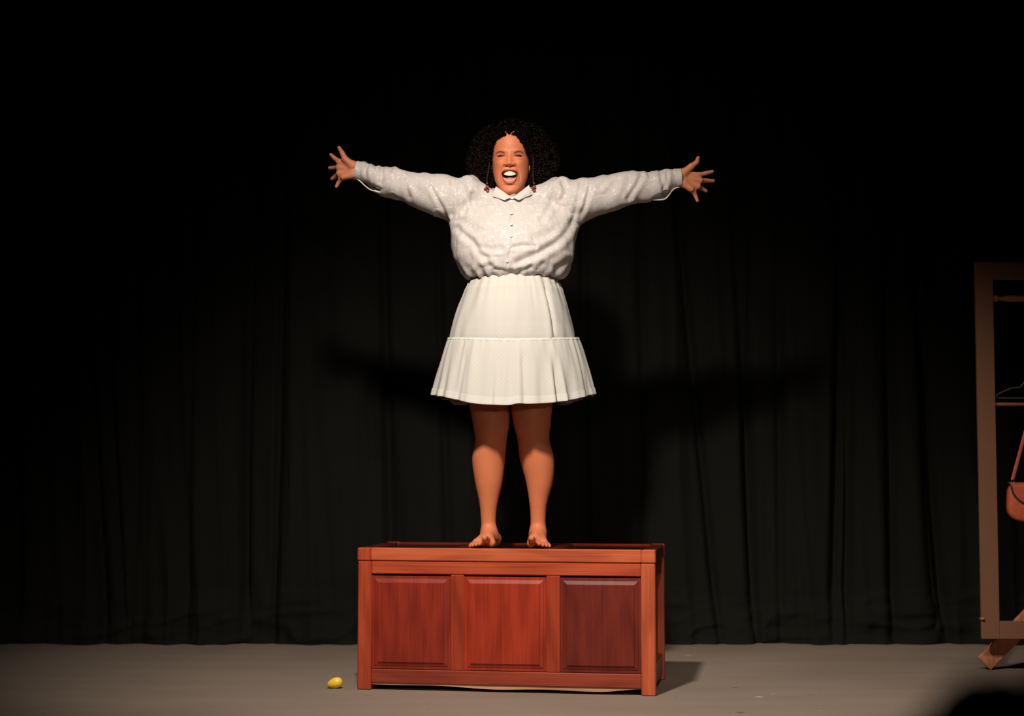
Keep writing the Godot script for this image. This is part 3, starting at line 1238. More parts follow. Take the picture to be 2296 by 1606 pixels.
func foot(b: Bones, right_foot: bool) -> void:
	var Y := STAND
	var first := b.a.size()
	if right_foot:
		var heel := Vector3(-0.073, Y + 0.0275, -0.055)
		b.bone(W(1097, 1200, -0.03), heel, 0.028, 0.0275, 0.02)
		b.bone(heel, Vector3(-0.100, Y + 0.022, 0.07), 0.026, 0.022, 0.02)
		b.bone(W(1096, 1196, -0.012), Vector3(-0.094, Y + 0.034, 0.085), 0.026, 0.020, 0.02)          # instep
		b.bone(W(1092, 1204, 0.0), Vector3(-0.136, Y + 0.018, 0.090), 0.022, 0.017, 0.018)
		b.bone(Vector3(-0.092, Y + 0.024, 0.085), Vector3(-0.079, Y + 0.019, 0.118), 0.020, 0.017, 0.024)   # ball of the big toe
		b.bone(Vector3(-0.092, Y + 0.026, 0.118), Vector3(-0.099, Y + 0.034, 0.146), 0.0125, 0.0125, 0.008)
		b.bone(Vector3(-0.099, Y + 0.034, 0.146), Vector3(-0.1045, Y + 0.0405, 0.168), 0.0120, 0.0115, 0.006)
		toe(b, Vector3(-0.112, Y + 0.016, 0.122), Vector3(-0.1235, Y + 0.0180, 0.168), 0.0082)
		toe(b, Vector3(-0.126, Y + 0.015, 0.116), Vector3(-0.1365, Y + 0.0140, 0.160), 0.0080)
		toe(b, Vector3(-0.137, Y + 0.014, 0.106), Vector3(-0.1490, Y + 0.0115, 0.149), 0.0078)
		toe(b, Vector3(-0.145, Y + 0.013, 0.092), Vector3(-0.1590, Y + 0.0090, 0.134), 0.0080)
	else:
		var heel := Vector3(0.098, Y + 0.0275, -0.055)
		b.bone(W(1206, 1200, -0.03), heel, 0.028, 0.0275, 0.02)
		b.bone(heel, Vector3(0.100, Y + 0.022, 0.07), 0.026, 0.022, 0.02)
		b.bone(W(1205, 1196, -0.012), Vector3(0.088, Y + 0.034, 0.085), 0.026, 0.020, 0.02)
		b.bone(W(1209, 1204, 0.0), Vector3(0.122, Y + 0.018, 0.090), 0.022, 0.017, 0.018)
		b.bone(Vector3(0.083, Y + 0.024, 0.085), Vector3(0.073, Y + 0.018, 0.114), 0.020, 0.017, 0.024)
		b.bone(Vector3(0.078, Y + 0.026, 0.118), Vector3(0.075, Y + 0.034, 0.146), 0.0130, 0.0130, 0.008)
		b.bone(Vector3(0.075, Y + 0.034, 0.146), Vector3(0.0745, Y + 0.0405, 0.168), 0.0125, 0.0120, 0.006)
		toe(b, Vector3(0.098, Y + 0.016, 0.122), Vector3(0.1035, Y + 0.0185, 0.166), 0.0084)
		toe(b, Vector3(0.111, Y + 0.015, 0.116), Vector3(0.1175, Y + 0.0140, 0.160), 0.0080)
		toe(b, Vector3(0.121, Y + 0.014, 0.106), Vector3(0.1305, Y + 0.0115, 0.150), 0.0078)
		toe(b, Vector3(0.129, Y + 0.013, 0.092), Vector3(0.1420, Y + 0.0090, 0.136), 0.0082)
	draw_back(b, first, 0.042 if right_foot else 0.018)


func draw_back(b: Bones, first: int, by: float) -> void:
	# shortens the front of a foot so that it stays on the lid
	for i in range(first, b.a.size()):
		var p := b.a[i]
		var q := p + b.ba[i]
		p.z -= by * smoothstep(-0.03, 0.12, p.z)
		q.z -= by * smoothstep(-0.03, 0.12, q.z)
		b.a[i] = p
		b.ba[i] = q - p
		b.il[i] = 1.0 / maxf((q - p).length_squared(), 1e-9)


func toe(b: Bones, from: Vector3, tip: Vector3, r: float) -> void:
	var mid := from.lerp(tip, 0.55) + Vector3(0, 0.004, 0)
	b.bone(from, mid, r * 1.15, r, 0.006)
	b.bone(mid, tip, r, r * 0.92, 0.003)


func add_trunk(sh: Shape) -> void:
	# what the clothes cover: hips, waist, chest, neck and arms, a little inside the cloth
	var b := Bones.new()
	for q in [[1112, 1104], [1188, 1192]]:
		b.bone(W(q[0], 700, -0.01), W(q[1], 790, 0.0), px(56), px(52), 0.05)
	b.bone(W(1115, 640, -0.01), W(1188, 640, -0.01), px(56), px(56), 0.06)
	b.bone(W(1110, 560, 0.0), W(1192, 560, 0.0), px(62), px(62), 0.06)
	b.bone(W(1110, 500, 0.0), W(1190, 500, 0.0), px(50), px(50), 0.05)
	b.bone(W(1147, 455, -0.02), W(1147, 415, -0.01), 0.058, 0.055, 0.03)
	for side in [[W(1060, 448, -0.01), W(930, 418, 0.0), W(804, 383, 0.0)], [W(1240, 450, -0.01), W(1385, 430, 0.0), W(1520, 400, 0.0)]]:
		b.bone(W(1150, 480, -0.01), side[0], 0.045, 0.036, 0.03)
		b.chain(side, [0.038, 0.028, 0.018], 0.02)
	add_net(sh, b.dist, Vector3(-0.66, 1.18, -0.18), Vector3(0.70, 2.03, 0.18), 0.011, func(_q: Vector3) -> Color: return skin)


func add_hand(sh: Shape, right_hand: bool) -> void:
	var palm := Bones.new()
	var fingers := Bones.new()
	var z := 0.0
	if right_hand:
		palm.bone(W(803, 374, z), W(792, 371, z), 0.020, 0.018, 0.012)
		palm.bone(W(803, 389, z), W(792, 389, z), 0.020, 0.018, 0.012)
		for q in [[793, 372, 760, 363], [793, 379, 759, 376], [793, 386, 760, 389], [793, 391, 765, 400]]:
			palm.bone(W(q[0], q[1], z), W(q[2], q[3], z - 0.008), 0.013, 0.0115, 0.010)
		palm.bone(W(790, 371, z + 0.008), W(773, 356, z + 0.010), 0.0155, 0.0125, 0.010)      # ball of the thumb
		palm.bone(W(790, 392, z + 0.008), W(769, 397, z + 0.006), 0.0140, 0.0110, 0.010)      # outer heel of the hand
		finger(fingers, [W(773, 356, z + 0.010), W(767, 343, z + 0.010), W(760.2, 331.5, z + 0.004)], [0.0118, 0.0098, 0.0072])
		finger(fingers, [W(760, 362.5, z - 0.008), W(749.5, 354.5, z - 0.016), W(742, 347, z - 0.022)], [0.0100, 0.0086, 0.0070])
		finger(fingers, [W(760, 376, z - 0.010), W(749, 376.3, z - 0.032), W(739.3, 376.8, z - 0.044)], [0.0098, 0.0084, 0.0072])
		finger(fingers, [W(760, 388.5, z - 0.010), W(751.5, 396, z - 0.032), W(744.5, 400.8, z - 0.042)], [0.0096, 0.0082, 0.0070])
		finger(fingers, [W(765, 400, z - 0.008), W(758.5, 410, z - 0.016), W(754, 418.5, z - 0.018)], [0.0088, 0.0076, 0.0064])
		add_hand_net(sh, palm, fingers, W(730, 432, -0.075), W(806, 320, 0.045))
	else:
		palm.bone(W(1519, 392, z), W(1530, 389, z), 0.020, 0.018, 0.012)
		palm.bone(W(1519, 407, z), W(1530, 409, z), 0.020, 0.018, 0.012)
		for q in [[1530, 389, 1566, 393], [1530, 397, 1570, 405], [1530, 405, 1565, 418], [1530, 411, 1555, 429]]:
			palm.bone(W(q[0], q[1], z), W(q[2], q[3], z - 0.008), 0.013, 0.0115, 0.010)
		palm.bone(W(1532, 388, z + 0.008), W(1550, 373.5, z + 0.010), 0.0155, 0.0125, 0.010)
		palm.bone(W(1532, 411, z + 0.008), W(1550, 424, z + 0.006), 0.0140, 0.0115, 0.010)
		finger(fingers, [W(1550, 373.5, z + 0.010), W(1562.5, 363.5, z + 0.010), W(1565.2, 354, z + 0.004)], [0.0118, 0.0096, 0.0072])
		finger(fingers, [W(1566, 393, z - 0.008), W(1583, 388.5, z - 0.016), W(1597, 385, z - 0.022)], [0.0100, 0.0086, 0.0070])
		finger(fingers, [W(1570, 405, z - 0.010), W(1586, 405.3, z - 0.030), W(1599.5, 405.7, z - 0.040)], [0.0098, 0.0084, 0.0072])
		finger(fingers, [W(1565, 418, z - 0.010), W(1574.5, 424, z - 0.032), W(1583, 428.3, z - 0.040)], [0.0096, 0.0082, 0.0070])
		finger(fingers, [W(1555, 429, z - 0.008), W(1560, 440.5, z - 0.014), W(1563.7, 450, z - 0.016)], [0.0090, 0.0078, 0.0066])
		add_hand_net(sh, palm, fingers, W(1516, 465, -0.075), W(1612, 342, 0.045))


func finger(b: Bones, p: Array, r: Array) -> void:
	b.bone(p[0], p[1], r[0], r[1], 0.004)
	b.bone(p[1], p[2], r[1], r[2], 0.002)


func add_hand_net(sh: Shape, palm: Bones, fingers: Bones, lo: Vector3, hi: Vector3) -> void:
	var fn := func(q: Vector3) -> float:
		var a := palm.dist(q)
		if a > 0.08:
			return a - 0.06
		var c := fingers.dist(q)
		var k := 0.006
		var h := maxf(k - absf(a - c), 0.0)
		return minf(a, c) - h * h * 0.25 / k
	add_net(sh, fn, Vector3(minf(lo.x, hi.x), lo.y, lo.z), Vector3(maxf(lo.x, hi.x), hi.y, hi.z), 0.0024, func(_q: Vector3) -> Color: return skin_palm)


# ---- head, in millimetres about the point between the eyes: x to her left (our right), y up, z forward
var head_t := Transform3D.IDENTITY


func mouth_upper(x: float) -> float:
	var a := absf(x) / 31.0
	return -57.0 - 3.5 * a * a - 7.0 * pow(a, 6.0)


func mouth_lower(x: float) -> float:
	var a := absf(x)
	return -88.0 + 9.5 * pow(a / 26.0, 2.0) + 6.5 * smoothstep(24.0, 31.5, a)


func lower_lip(a: float) -> float:
	return 5.0 + 17.0 * (1.0 - pow(clampf(a / 30.0, 0.0, 1.0), 3.5))


func face_shape(x: float, y: float) -> float:
	var a := absf(x)
	var d := 0.0
	# nose
	if a < 45.0 and y < 25.0 and y > -52.0:
		var hn := 0.0
		if y > -31.0:
			hn = look([-31.0, -27.0, -15.0, 0.0, 14.0, 25.0], [21.0, 20.5, 14.0, 7.5, 2.0, 0.0], y)
		else:
			hn = 21.0 * smoothstep(minf(-44.5 + 0.05 * a * a, -39.0), -32.0, y)
		d += hn * bump(x, 8.5 + 5.0 * smoothstep(0.0, -28.0, y)) + 3.0 * bump(x, 8.0) * bump(y + 29.0, 6.0)
		d += 11.5 * bump(a - 16.5, 6.5) * bump(y + 33.0, 5.5)
		d -= 6.0 * bump(a - 10.5, 3.4) * bump(y + 39.0, 2.0)
	# eyes, squeezed by the laugh
	if y > -22.0 and y < 34.0:
		d -= 8.0 * bump(a - 33.0, 15.0) * bump(y - 3.0, 9.0)
		d += 3.5 * bump(a - 31.0, 20.0) * bump(y - 20.0, 8.0)
		d += 4.0 * bump(a - 35.0, 13.0) * bump(y - 6.5, 3.6)
		d += 4.0 * bump(a - 35.0, 14.0) * bump(y + 7.0, 4.2)
		d -= 3.5 * bump(a - 35.0, 13.0) * bump(y - eye_line(a), 1.5)
	# cheeks pushed up, folds from nose to mouth
	d += 7.5 * bump(a - 44.0, 17.0) * bump(y + 25.0, 17.0)
	if y < -28.0 and y > -110.0:
		var fx := look([-110.0, -88.0, -64.0, -46.0, -34.0], [33.0, 39.0, 37.0, 29.0, 19.0], y)
		d -= 3.6 * bump(a - fx, 3.6) * smoothstep(-30.0, -38.0, y) * smoothstep(-108.0, -85.0, y)
		# lips and open mouth
		var up := mouth_upper(x)
		var lo := mouth_lower(x)
		var side := smoothstep(34.0, 27.0, a)
		d += 4.6 * bump(y - up - 4.5, 4.5) * side
		var thick := 0.5 * lower_lip(a)
		d += 7.0 * bump(y - lo + thick, thick) * side
		if a < 31.5:
			var e := minf(up - y, y - lo)
			d -= 30.0 * smoothstep(-0.8, 1.6, e)
	# chin
	d -= 4.5 * bump(x, 22.0) * bump(y + 113.0, 4.5)
	d += 6.5 * bump(x, 21.0) * bump(y + 133.0, 13.0)
	return d


func eye_line(a: float) -> float:
	var t := (a - 35.0) / 17.0
	return 1.4 - 2.2 * t * t


func face_color(x: float, y: float, fz: float) -> Color:
	var a := absf(x)
	var c := skin
	if fz < 0.0:
		return c
	c = c.lerp(Color(0.70, 0.235, 0.115), 0.5 * bump(a - 42.0, 18.0) * bump(y + 24.0, 16.0))
	# brows
	if a > 14.0 and a < 62.0 and y > -4.0 and y < 30.0:
		var by := 18.0 - (8.5 * pow((a - 38.0) / 20.0, 2.0) if a < 38.0 else 11.5 * pow((a - 38.0) / 19.0, 2.0))
		var w := bump(y - by, 3.1) * smoothstep(15.0, 21.0, a) * smoothstep(60.0, 50.0, a)
		c = c.lerp(Color(0.085, 0.035, 0.018), 0.95 * w)
		# lashes and shut lids
		var ew := bump(y - eye_line(a), 1.7) * smoothstep(16.0, 22.0, a) * smoothstep(55.0, 48.0, a)
		c = c.lerp(Color(0.02, 0.012, 0.01), 0.95 * ew)
		c = c.lerp(Color(0.34, 0.10, 0.05), 0.45 * bump(y - eye_line(a) - 3.0, 3.5) * smoothstep(14.0, 22.0, a) * smoothstep(56.0, 46.0, a))
	if y < -32.0:
		c = c.lerp(Color(0.07, 0.018, 0.010), 0.85 * bump(a - 10.8, 3.2) * bump(y + 39.5, 1.9))
		var up := mouth_upper(x)
		var lo := mouth_lower(x)
		if a < 34.0:
			var side := smoothstep(34.0, 29.0, a)
			c = c.lerp(Color(0.38, 0.115, 0.075), 0.85 * side * smoothstep(up + 8.5, up + 5.5, y) * smoothstep(up - 3.0, up, y))
			var thick := lower_lip(a)
			var lw := side * smoothstep(lo + 3.0, lo, y) * smoothstep(lo - thick - 2.5, lo - thick + 1.0, y)
			c = c.lerp(Color(0.36, 0.10, 0.07), lw)
			var pink := smoothstep(lo - thick * 0.82 - 2.0, lo - thick * 0.70 + 2.0, y) * smoothstep(27.0, 19.0, a)
			c = c.lerp(Color(0.74, 0.24, 0.18), 0.9 * lw * pink)
			if a < 31.5:
				var e := minf(up - y, y - lo)
				c = c.lerp(Color(0.045, 0.006, 0.006), smoothstep(-0.6, 0.8, e))
	return c


func add_head(sh: Shape) -> void:
	head_t = Transform3D(Basis(Vector3.UP, deg_to_rad(-3.5)) * Basis(Vector3.RIGHT, deg_to_rad(5.0)), W(1145.5, 355, 0.015)).scaled_local(Vector3.ONE * 0.001)
	# rings: [front y, back y, half width, front z, back z]
	var key := [0.0, 1.0, 2.0, 3.0, 4.0, 5.0, 6.0, 7.0, 8.0, 9.0, 10.0, 11.0, 12.0, 13.0, 14.0]
	var yf := [118.0, 113.0, 97.0, 76.0, 46.0, 15.0, -15.0, -50.0, -85.0, -115.0, -139.0, -152.0, -153.0, -160.0, -205.0]
	var yb := [118.0, 112.0, 95.0, 75.0, 45.0, 15.0, -12.0, -38.0, -60.0, -76.0, -88.0, -98.0, -108.0, -122.0, -170.0]
	var hw := [2.0, 42.0, 62.0, 70.0, 73.5, 74.0, 73.5, 72.0, 67.0, 58.0, 44.0, 33.0, 36.0, 46.0, 54.0]
	var zf := [-5.0, 42.0, 70.0, 84.0, 91.0, 91.0, 89.0, 88.0, 85.0, 82.0, 79.0, 68.0, 50.0, 34.0, 34.0]
	var zb := [-12.0, -60.0, -84.0, -97.0, -105.0, -106.0, -103.0, -93.0, -78.0, -67.0, -62.0, -60.0, -60.0, -62.0, -66.0]
	var nv := 330
	var nu := 300
	# more columns in front
	var ang := PackedFloat32Array()
	for i in nu:
		var t := -1.0 + 2.0 * i / nu
		ang.append(PI * (0.46 * t + 0.54 * t * t * t))
	var pts := PackedVector3Array()
	var cols := PackedColorArray()
	for j in nv:
		var s := 14.0 * j / (nv - 1)
		var a := curve(key, yf, s)
		var b := curve(key, yb, s)
		var w := curve(key, hw, s)
		var f := curve(key, zf, s)
		var g := curve(key, zb, s)
		for i in nu:
			var ca := cos(ang[i])
			var sa := sin(ang[i])
			var e := 0.92
			var x := w * signf(sa) * pow(absf(sa), e)
			var mid := lerpf(f, g, 0.56)
			var z := mid + ((f - mid) if ca > 0.0 else (mid - g)) * signf(ca) * pow(absf(ca), 0.86)
			var y := lerpf(b, a, smoothstep(-1.0, 1.0, ca))
			var front := smoothstep(0.10, 0.45, ca) * smoothstep(12.2, 11.2, s)
			if front > 0.0:
				z += face_shape(x, y) * front
			pts.append(head_t * Vector3(x, y, z))
			var col := face_color(x, y, ca - 0.12) if s < 12.0 else skin
			# scalp above the hairline
			var hl := hairline(x)
			if ca < 0.0 and y > -60.0 or y > hl + 3.0:
				var pl := part_line(1143.5 + x / 1.72, 302.0 - (y - 80.0) / 1.72) if ca > 0.5 and y < 102.0 else 9.0
				col = Color(0.012, 0.008, 0.006).lerp(skin, smoothstep(1.7, 0.7, pl))
			cols.append(col)
	sh.grid(pts, nu, nv, true, Vector3.ZERO, cols)
	# ears
	for sx in [-1.0, 1.0]:
		var ear := PackedVector3Array()
		var ec := PackedColorArray()
		for j in 13:
			var th := PI * j / 12.0
			for i in 24:
				var a := TAU * i / 24.0
				var r := sin(th)
				var yy := cos(a) * 17.0 * r
				var zz := sin(a) * (16.0 if yy > -10.0 else 11.0) * r
				var xx := 7.0 * cos(th) - (4.5 * bump(r, 0.55) if th < PI / 2 else 0.0)
				ear.append(head_t * Vector3(sx * (75.0 + xx), -44.0 + yy, -8.0 + zz + yy * 0.15))
				ec.append(skin)
		sh.grid(ear, 24, 13, true, Vector3.ZERO, ec)


func hairline(x: float) -> float:
	# height of the front edge of the hair, in head millimetres
	return look([-76.0, -70.0, -62.0, -50.0, -30.0, -10.0, 8.0, 30.0, 40.0, 52.0, 62.0, 70.0, 78.0], [-40.0, 20.0, 44.0, 66.0, 74.0, 81.0, 80.0, 76.0, 60.0, 38.0, 20.0, 0.0, -60.0], x)


func add_face_parts(p: Node3D) -> void:
	# upper teeth
	var s := Shape.new()
	var pts := PackedVector3Array()
	var nu := 41
	var nv := 9
	for j in nv:
		for i in nu:
			var t := -1.0 + 2.0 * i / (nu - 1)
			var x := t * 27.5
			var top := mouth_upper(x) + 3.0
			var bot := -75.5 + 8.0 * t * t
			var v := j / float(nv - 1)
			var groove := 0.5 * absf(sin(x / 8.0 * PI))
			pts.append(head_t * Vector3(x, lerpf(top, bot, v), 84.0 - 16.0 * t * t + groove - 1.5 * v * v))
	s.grid(pts, nu, nv, false, Vector3(0, 0, 1))
	put("teeth", s.mesh(), M.teeth, p)
	var t2 := Shape.new()
	var tp := PackedVector3Array()
	for j in 13:
		var th := PI * j / 12.0
		for i in 20:
			var a := TAU * i / 20.0
			tp.append(head_t * Vector3(18.0 * sin(th) * cos(a), -88.0 + 9.0 * cos(th), 62.0 + 16.0 * sin(th) * sin(a)))
	t2.grid(tp, 20, 13, true)
	put("tongue", t2.mesh(), M.tongue, p)
	for sx in [-1.0, 1.0]:
		var e := Shape.new()
		var ep := PackedVector3Array()
		for j in 13:
			var th := PI * j / 12.0
			for i in 20:
				var a := TAU * i / 20.0
				ep.append(head_t * (Vector3(sx * 34.5, eye_line(34.5) - 0.3, 72.2) + Vector3(sin(th) * cos(a) * 12.5, cos(th) * 2.9, sin(th) * sin(a) * 5.0)))
		e.grid(ep, 20, 13, true)
		put("eye", e.mesh(), M.eye, p)


func part_line(x: float, y: float) -> float:
	# distance in pixels to the two partings that run up from the hairline
	return to_line(Vector2(x, y), PackedVector2Array([Vector2(1134, 292), Vector2(1142, 304), Vector2(1153, 292)]))


func hair_reach(a: float) -> float:
	# silhouette of the hair about pixel (1148, 352), in pixels; a is measured from straight up, clockwise
	var deg := rad_to_deg(wrapf(a, -PI, PI))
	return curve([-180.0, -158.0, -140.0, -120.0, -100.0, -80.0, -60.0, -40.0, -20.0, 0.0, 20.0, 40.0, 60.0, 80.0, 100.0, 120.0, 140.0, 158.0, 180.0],
		[60.0, 82.0, 96.0, 101.0, 101.0, 98.0, 93.0, 88.0, 85.0, 84.0, 87.0, 91.0, 95.0, 101.0, 103.0, 100.0, 95.0, 84.0, 60.0], deg)


func face_open(x: float, y: float) -> bool:
	# where the face shows, in pixels
	if y > 436.0:
		return true
	var hy := 348.0 - hairline((x - 1145.5) * 1.72) / 1.72
	if y < hy + 1.0:
		return false
	var l := look([300.0, 325.0, 345.0, 385.0, 412.0, 436.0], [1118.0, 1108.0, 1104.0, 1106.0, 1113.0, 1122.0], y)
	var r := look([300.0, 318.0, 332.0, 345.0, 400.0, 412.0, 436.0], [1160.0, 1168.0, 1177.0, 1187.0, 1187.0, 1183.0, 1172.0], y)
	return x > l and x < r


func add_hair(p: Node3D) -> void:
	var hair := Node3D.new()
	hair.name = "hair"
	p.add_child(hair)
	# dense inner mass, behind the face
	var core := PackedVector3Array()
	var seg := 72
	var rings := 20
	for j in rings + 1:
		var th := PI * j / rings
		for i in seg:
			var a := TAU * i / seg
			var r := hair_reach(a) * 0.90 * sin(th)
			var z := -0.045 + cos(th) * (0.040 if th < PI / 2 else 0.085)
			core.append(W(1148.0 + sin(a) * r, 352.0 - cos(a) * r, 0.0) * Vector3(1, 1, 0) + Vector3(0, 0, z))
	var sc := Shape.new()
	sc.grid(core, seg, rings + 1, true)
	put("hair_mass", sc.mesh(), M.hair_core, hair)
	# curls
	var s := Shape.new()
	var r := RandomNumberGenerator.new()
	r.seed = 99
	var made := 0
	var tries := 0
	while made < 3300 and tries < 40000:
		tries += 1
		var a := r.randf() * TAU
		var k := sqrt(r.randf_range(0.12, 1.0))
		var reach := hair_reach(a) * k
		var x := 1148.0 + sin(a) * reach
		var y := 352.0 - cos(a) * reach
		if face_open(x, y) or face_open(x + 4.0, y) or face_open(x - 4.0, y):
			continue
		if part_line(x, y) < 3.0:
			continue
		# depth: thick in the middle of the mass, thin at its outline
		var q := sqrt(maxf(1.0 - k * k, 0.0))
		var zf := -0.045 + lerpf(0.10, 0.150, smoothstep(360.0, 310.0, y)) * q
		var z := zf - r.randf() * 0.022 if r.randf() < 0.72 else r.randf_range(-0.045 - 0.10 * q, zf)
		var at := W(x, y, 0.0) * Vector3(1, 1, 0) + Vector3(0, 0, z)
		var out := Vector3(sin(a), cos(a), (z + 0.03) * 8.0 + r.randf_range(-0.4, 0.4)).normalized()
		var dir := (out * 0.7 + Vector3(r.randf_range(-0.5, 0.5), -0.55 + r.randf_range(-0.4, 0.5), r.randf_range(-0.4, 0.4))).normalized()
		curl(s, r, at, dir, r.randf_range(0.016, 0.034) * (0.75 if k > 0.85 else 1.0), r.randf_range(0.0035, 0.0085), r.randf_range(0.0011, 0.0021))
		made += 1
	# cap of curls over the scalp in front
	for n in 900:
		var hx := r.randf_range(-72.0, 72.0)
		var hl := hairline(hx)
		var hy := r.randf_range(hl + 2.0, 118.0)
		if hy < hl + 2.0 or part_line(1143.5 + hx / 1.72, 302.0 - (hy - 80.0) / 1.72) < 3.0:
			continue
		var w := clampf(1.0 - pow(hx / 78.0, 2.0), 0.05, 1.0)
		var top := clampf(1.0 - pow(maxf(hy - 40.0, 0.0) / 84.0, 2.0), 0.0, 1.0)
		var at := head_t * Vector3(hx, hy, 6.0 + 88.0 * sqrt(w) * sqrt(top))
		var dir := Vector3(hx * 0.012 + r.randf_range(-0.4, 0.4), r.randf_range(-0.1, 0.8), 0.35).normalized()
		curl(s, r, at, dir, r.randf_range(0.010, 0.022), r.randf_range(0.0022, 0.005), r.randf_range(0.0007, 0.0011))
	# loose frizz round the outline
	for n in 500:
		var a := r.randf() * TAU
		var reach := hair_reach(a) * r.randf_range(0.93, 1.03)
		var x := 1148.0 + sin(a) * reach
		var y := 352.0 - cos(a) * reach
		if y > 415.0 or face_open(x, y):
			continue
		var at := W(x, y, 0.0) * Vector3(1, 1, 0) + Vector3(0, 0, r.randf_range(-0.07, 0.0))
		curl(s, r, at, Vector3(sin(a) + r.randf_range(-0.6, 0.6), cos(a) + r.randf_range(-0.6, 0.6), r.randf_range(-0.3, 0.3)).normalized(), r.randf_range(0.01, 0.022), r.randf_range(0.002, 0.004), 0.0005)
	var cu := put("curls", s.mesh(), M.hair, hair)
	cu.set_meta("kind", "stuff")
	# two thin braids beside the face, with beads at their ends
	for side in [[1097.0, 352.0, 1092.5, 410.0, 0.062], [1192.5, 330.0, 1197.5, 410.0, 0.062]]:
		var path := PackedVector3Array()
		var rad := PackedFloat32Array()
		for k in 61:
			var t := k / 60.0
			path.append(W(lerpf(side[0], side[2], t) + 1.5 * sin(t * 5.0), lerpf(side[1], side[3], t), lerpf(0.035, side[4], t)))
			rad.append(0.0027 + 0.0007 * sin(t * 75.0))
		var b := Shape.new()
		b.tube(path, rad, 8)
		var br := put("braid", b.mesh(), M.hair_core, hair)
		br.set_meta("label", "thin beaded braid beside the face")
		var ends := [[side[2] - 0.5, 411.0, 0.0044], [side[2] + 0.2, 419.5, 0.0078], [side[2] + 0.6, 428.0, 0.0066]]
		if side[0] < 1148.0:
			ends.append([side[2] - 5.0, 424.0, 0.0056])
		else:
			ends.append([side[2] - 4.0, 422.0, 0.0052])
		for e in ends:
			var bs := Shape.new()
			var at := W(e[0], e[1], side[4] + 0.004)
			bs.ball(at, Vector3(e[2], e[2] * 0.9, e[2]), 18, 12)
			put("bead", bs.mesh(), M.bead, hair)


func curl(s: Shape, r: RandomNumberGenerator, at: Vector3, dir: Vector3, length: float, coil: float, thick: float) -> void:
	var u := dir.cross(Vector3(r.randf() - 0.5, r.randf() - 0.5, r.randf() - 0.5)).normalized()
	var w := dir.cross(u)
	var turns := r.randf_range(1.2, 2.6) * (1.0 if r.randf() < 0.5 else -1.0)
	var n := 15
	var ph := r.randf() * TAU
	var base := s.v.size()
	var prev := Vector3.ZERO
	for i in n:
		var t := i / float(n - 1)
		var a := ph + turns * TAU * t
		var rr := coil * (0.5 + 0.5 * sin(PI * t) + 0.2)
		var radial := u * cos(a) + w * sin(a)
		var c := at + dir * (length * (t - 0.5)) + radial * rr
		var tan := (dir * length + (w * cos(a) - u * sin(a)) * rr * turns * TAU).normalized()
		var b := tan.cross(radial).normalized()
		var th := thick * (1.0 if i < n - 1 and i > 0 else 0.3)
		for k in 3:
			var q := TAU * k / 3.0
			var nn := radial * cos(q) + b * sin(q)
			s.v.append(c + nn * th)
			s.n.append(nn)
			s.c.append(Color.WHITE)
		if i > 0:
			var o := base + (i - 1) * 3
			for k in 3:
				var k2 := (k + 1) % 3
				s.idx.append_array([o + k, o + k2, o + 3 + k2, o + k, o + 3 + k2, o + 3 + k])


# ---- blouse
var bl_bones: Bones
var sleeves := []
var slots := []
var bl_y: Array
var bl_half: Array
var bl_mid: Array
var bl_front: Array
var bl_back: Array
var holes: Bones


func blouse_field(q: Vector3) -> float:
	# trunk of the blouse: an oval whose size follows its height
	var y := q.y
	var yy := clampf(y, bl_y[0], bl_y[-1])
	var hw := 0.0
	var cx := 0.0
	var fz := 0.0
	var bz := 0.0
	for i in range(1, bl_y.size()):
		if yy <= bl_y[i]:
			var t: float = (yy - bl_y[i - 1]) / (bl_y[i] - bl_y[i - 1])
			t = t * t * (3.0 - 2.0 * t) * 0.4 + t * 0.6
			hw = lerpf(bl_half[i - 1], bl_half[i], t)
			cx = lerpf(bl_mid[i - 1], bl_mid[i], t)
			fz = lerpf(bl_front[i - 1], bl_front[i], t)
			bz = lerpf(bl_back[i - 1], bl_back[i], t)
			break
	var zz := fz if q.z > 0.0 else bz
	var ex := (q.x - cx) / hw
	var ez := q.z / zz
	var rr := sqrt(ex * ex + ez * ez)
	var d := (rr - 1.0) * minf(hw, zz) * lerpf(1.0, 1.25, clampf(absf(ex) / maxf(rr, 0.01), 0.0, 1.0))
	var over := maxf(bl_y[0] - y, y - bl_y[-1])
	if over > 0.0:
		d = sqrt(maxf(d, 0.0) * maxf(d, 0.0) + over * over)
	else:
		d = maxf(d, over)
	var e: float = (sleeves[0] if q.x < 0.0 else sleeves[1]).dist(q)
	d = blend(d, blend(e, bl_bones.dist(q), 0.016), 0.030)
	d = maxf(d, -holes.dist(q))
	var s: Array = slots[0] if q.x < 0.0 else slots[1]
	var f := Vector2(q.x, q.y)
	var ab: Vector2 = s[1] - s[0]
	var t := clampf((f - s[0]).dot(ab) / ab.length_squared(), 0.0, 1.0)
	var cut := maxf(f.distance_to(s[0] + ab * t) - lerpf(s[2], s[3], t), -0.022 - q.z)
	return maxf(d, -cut)


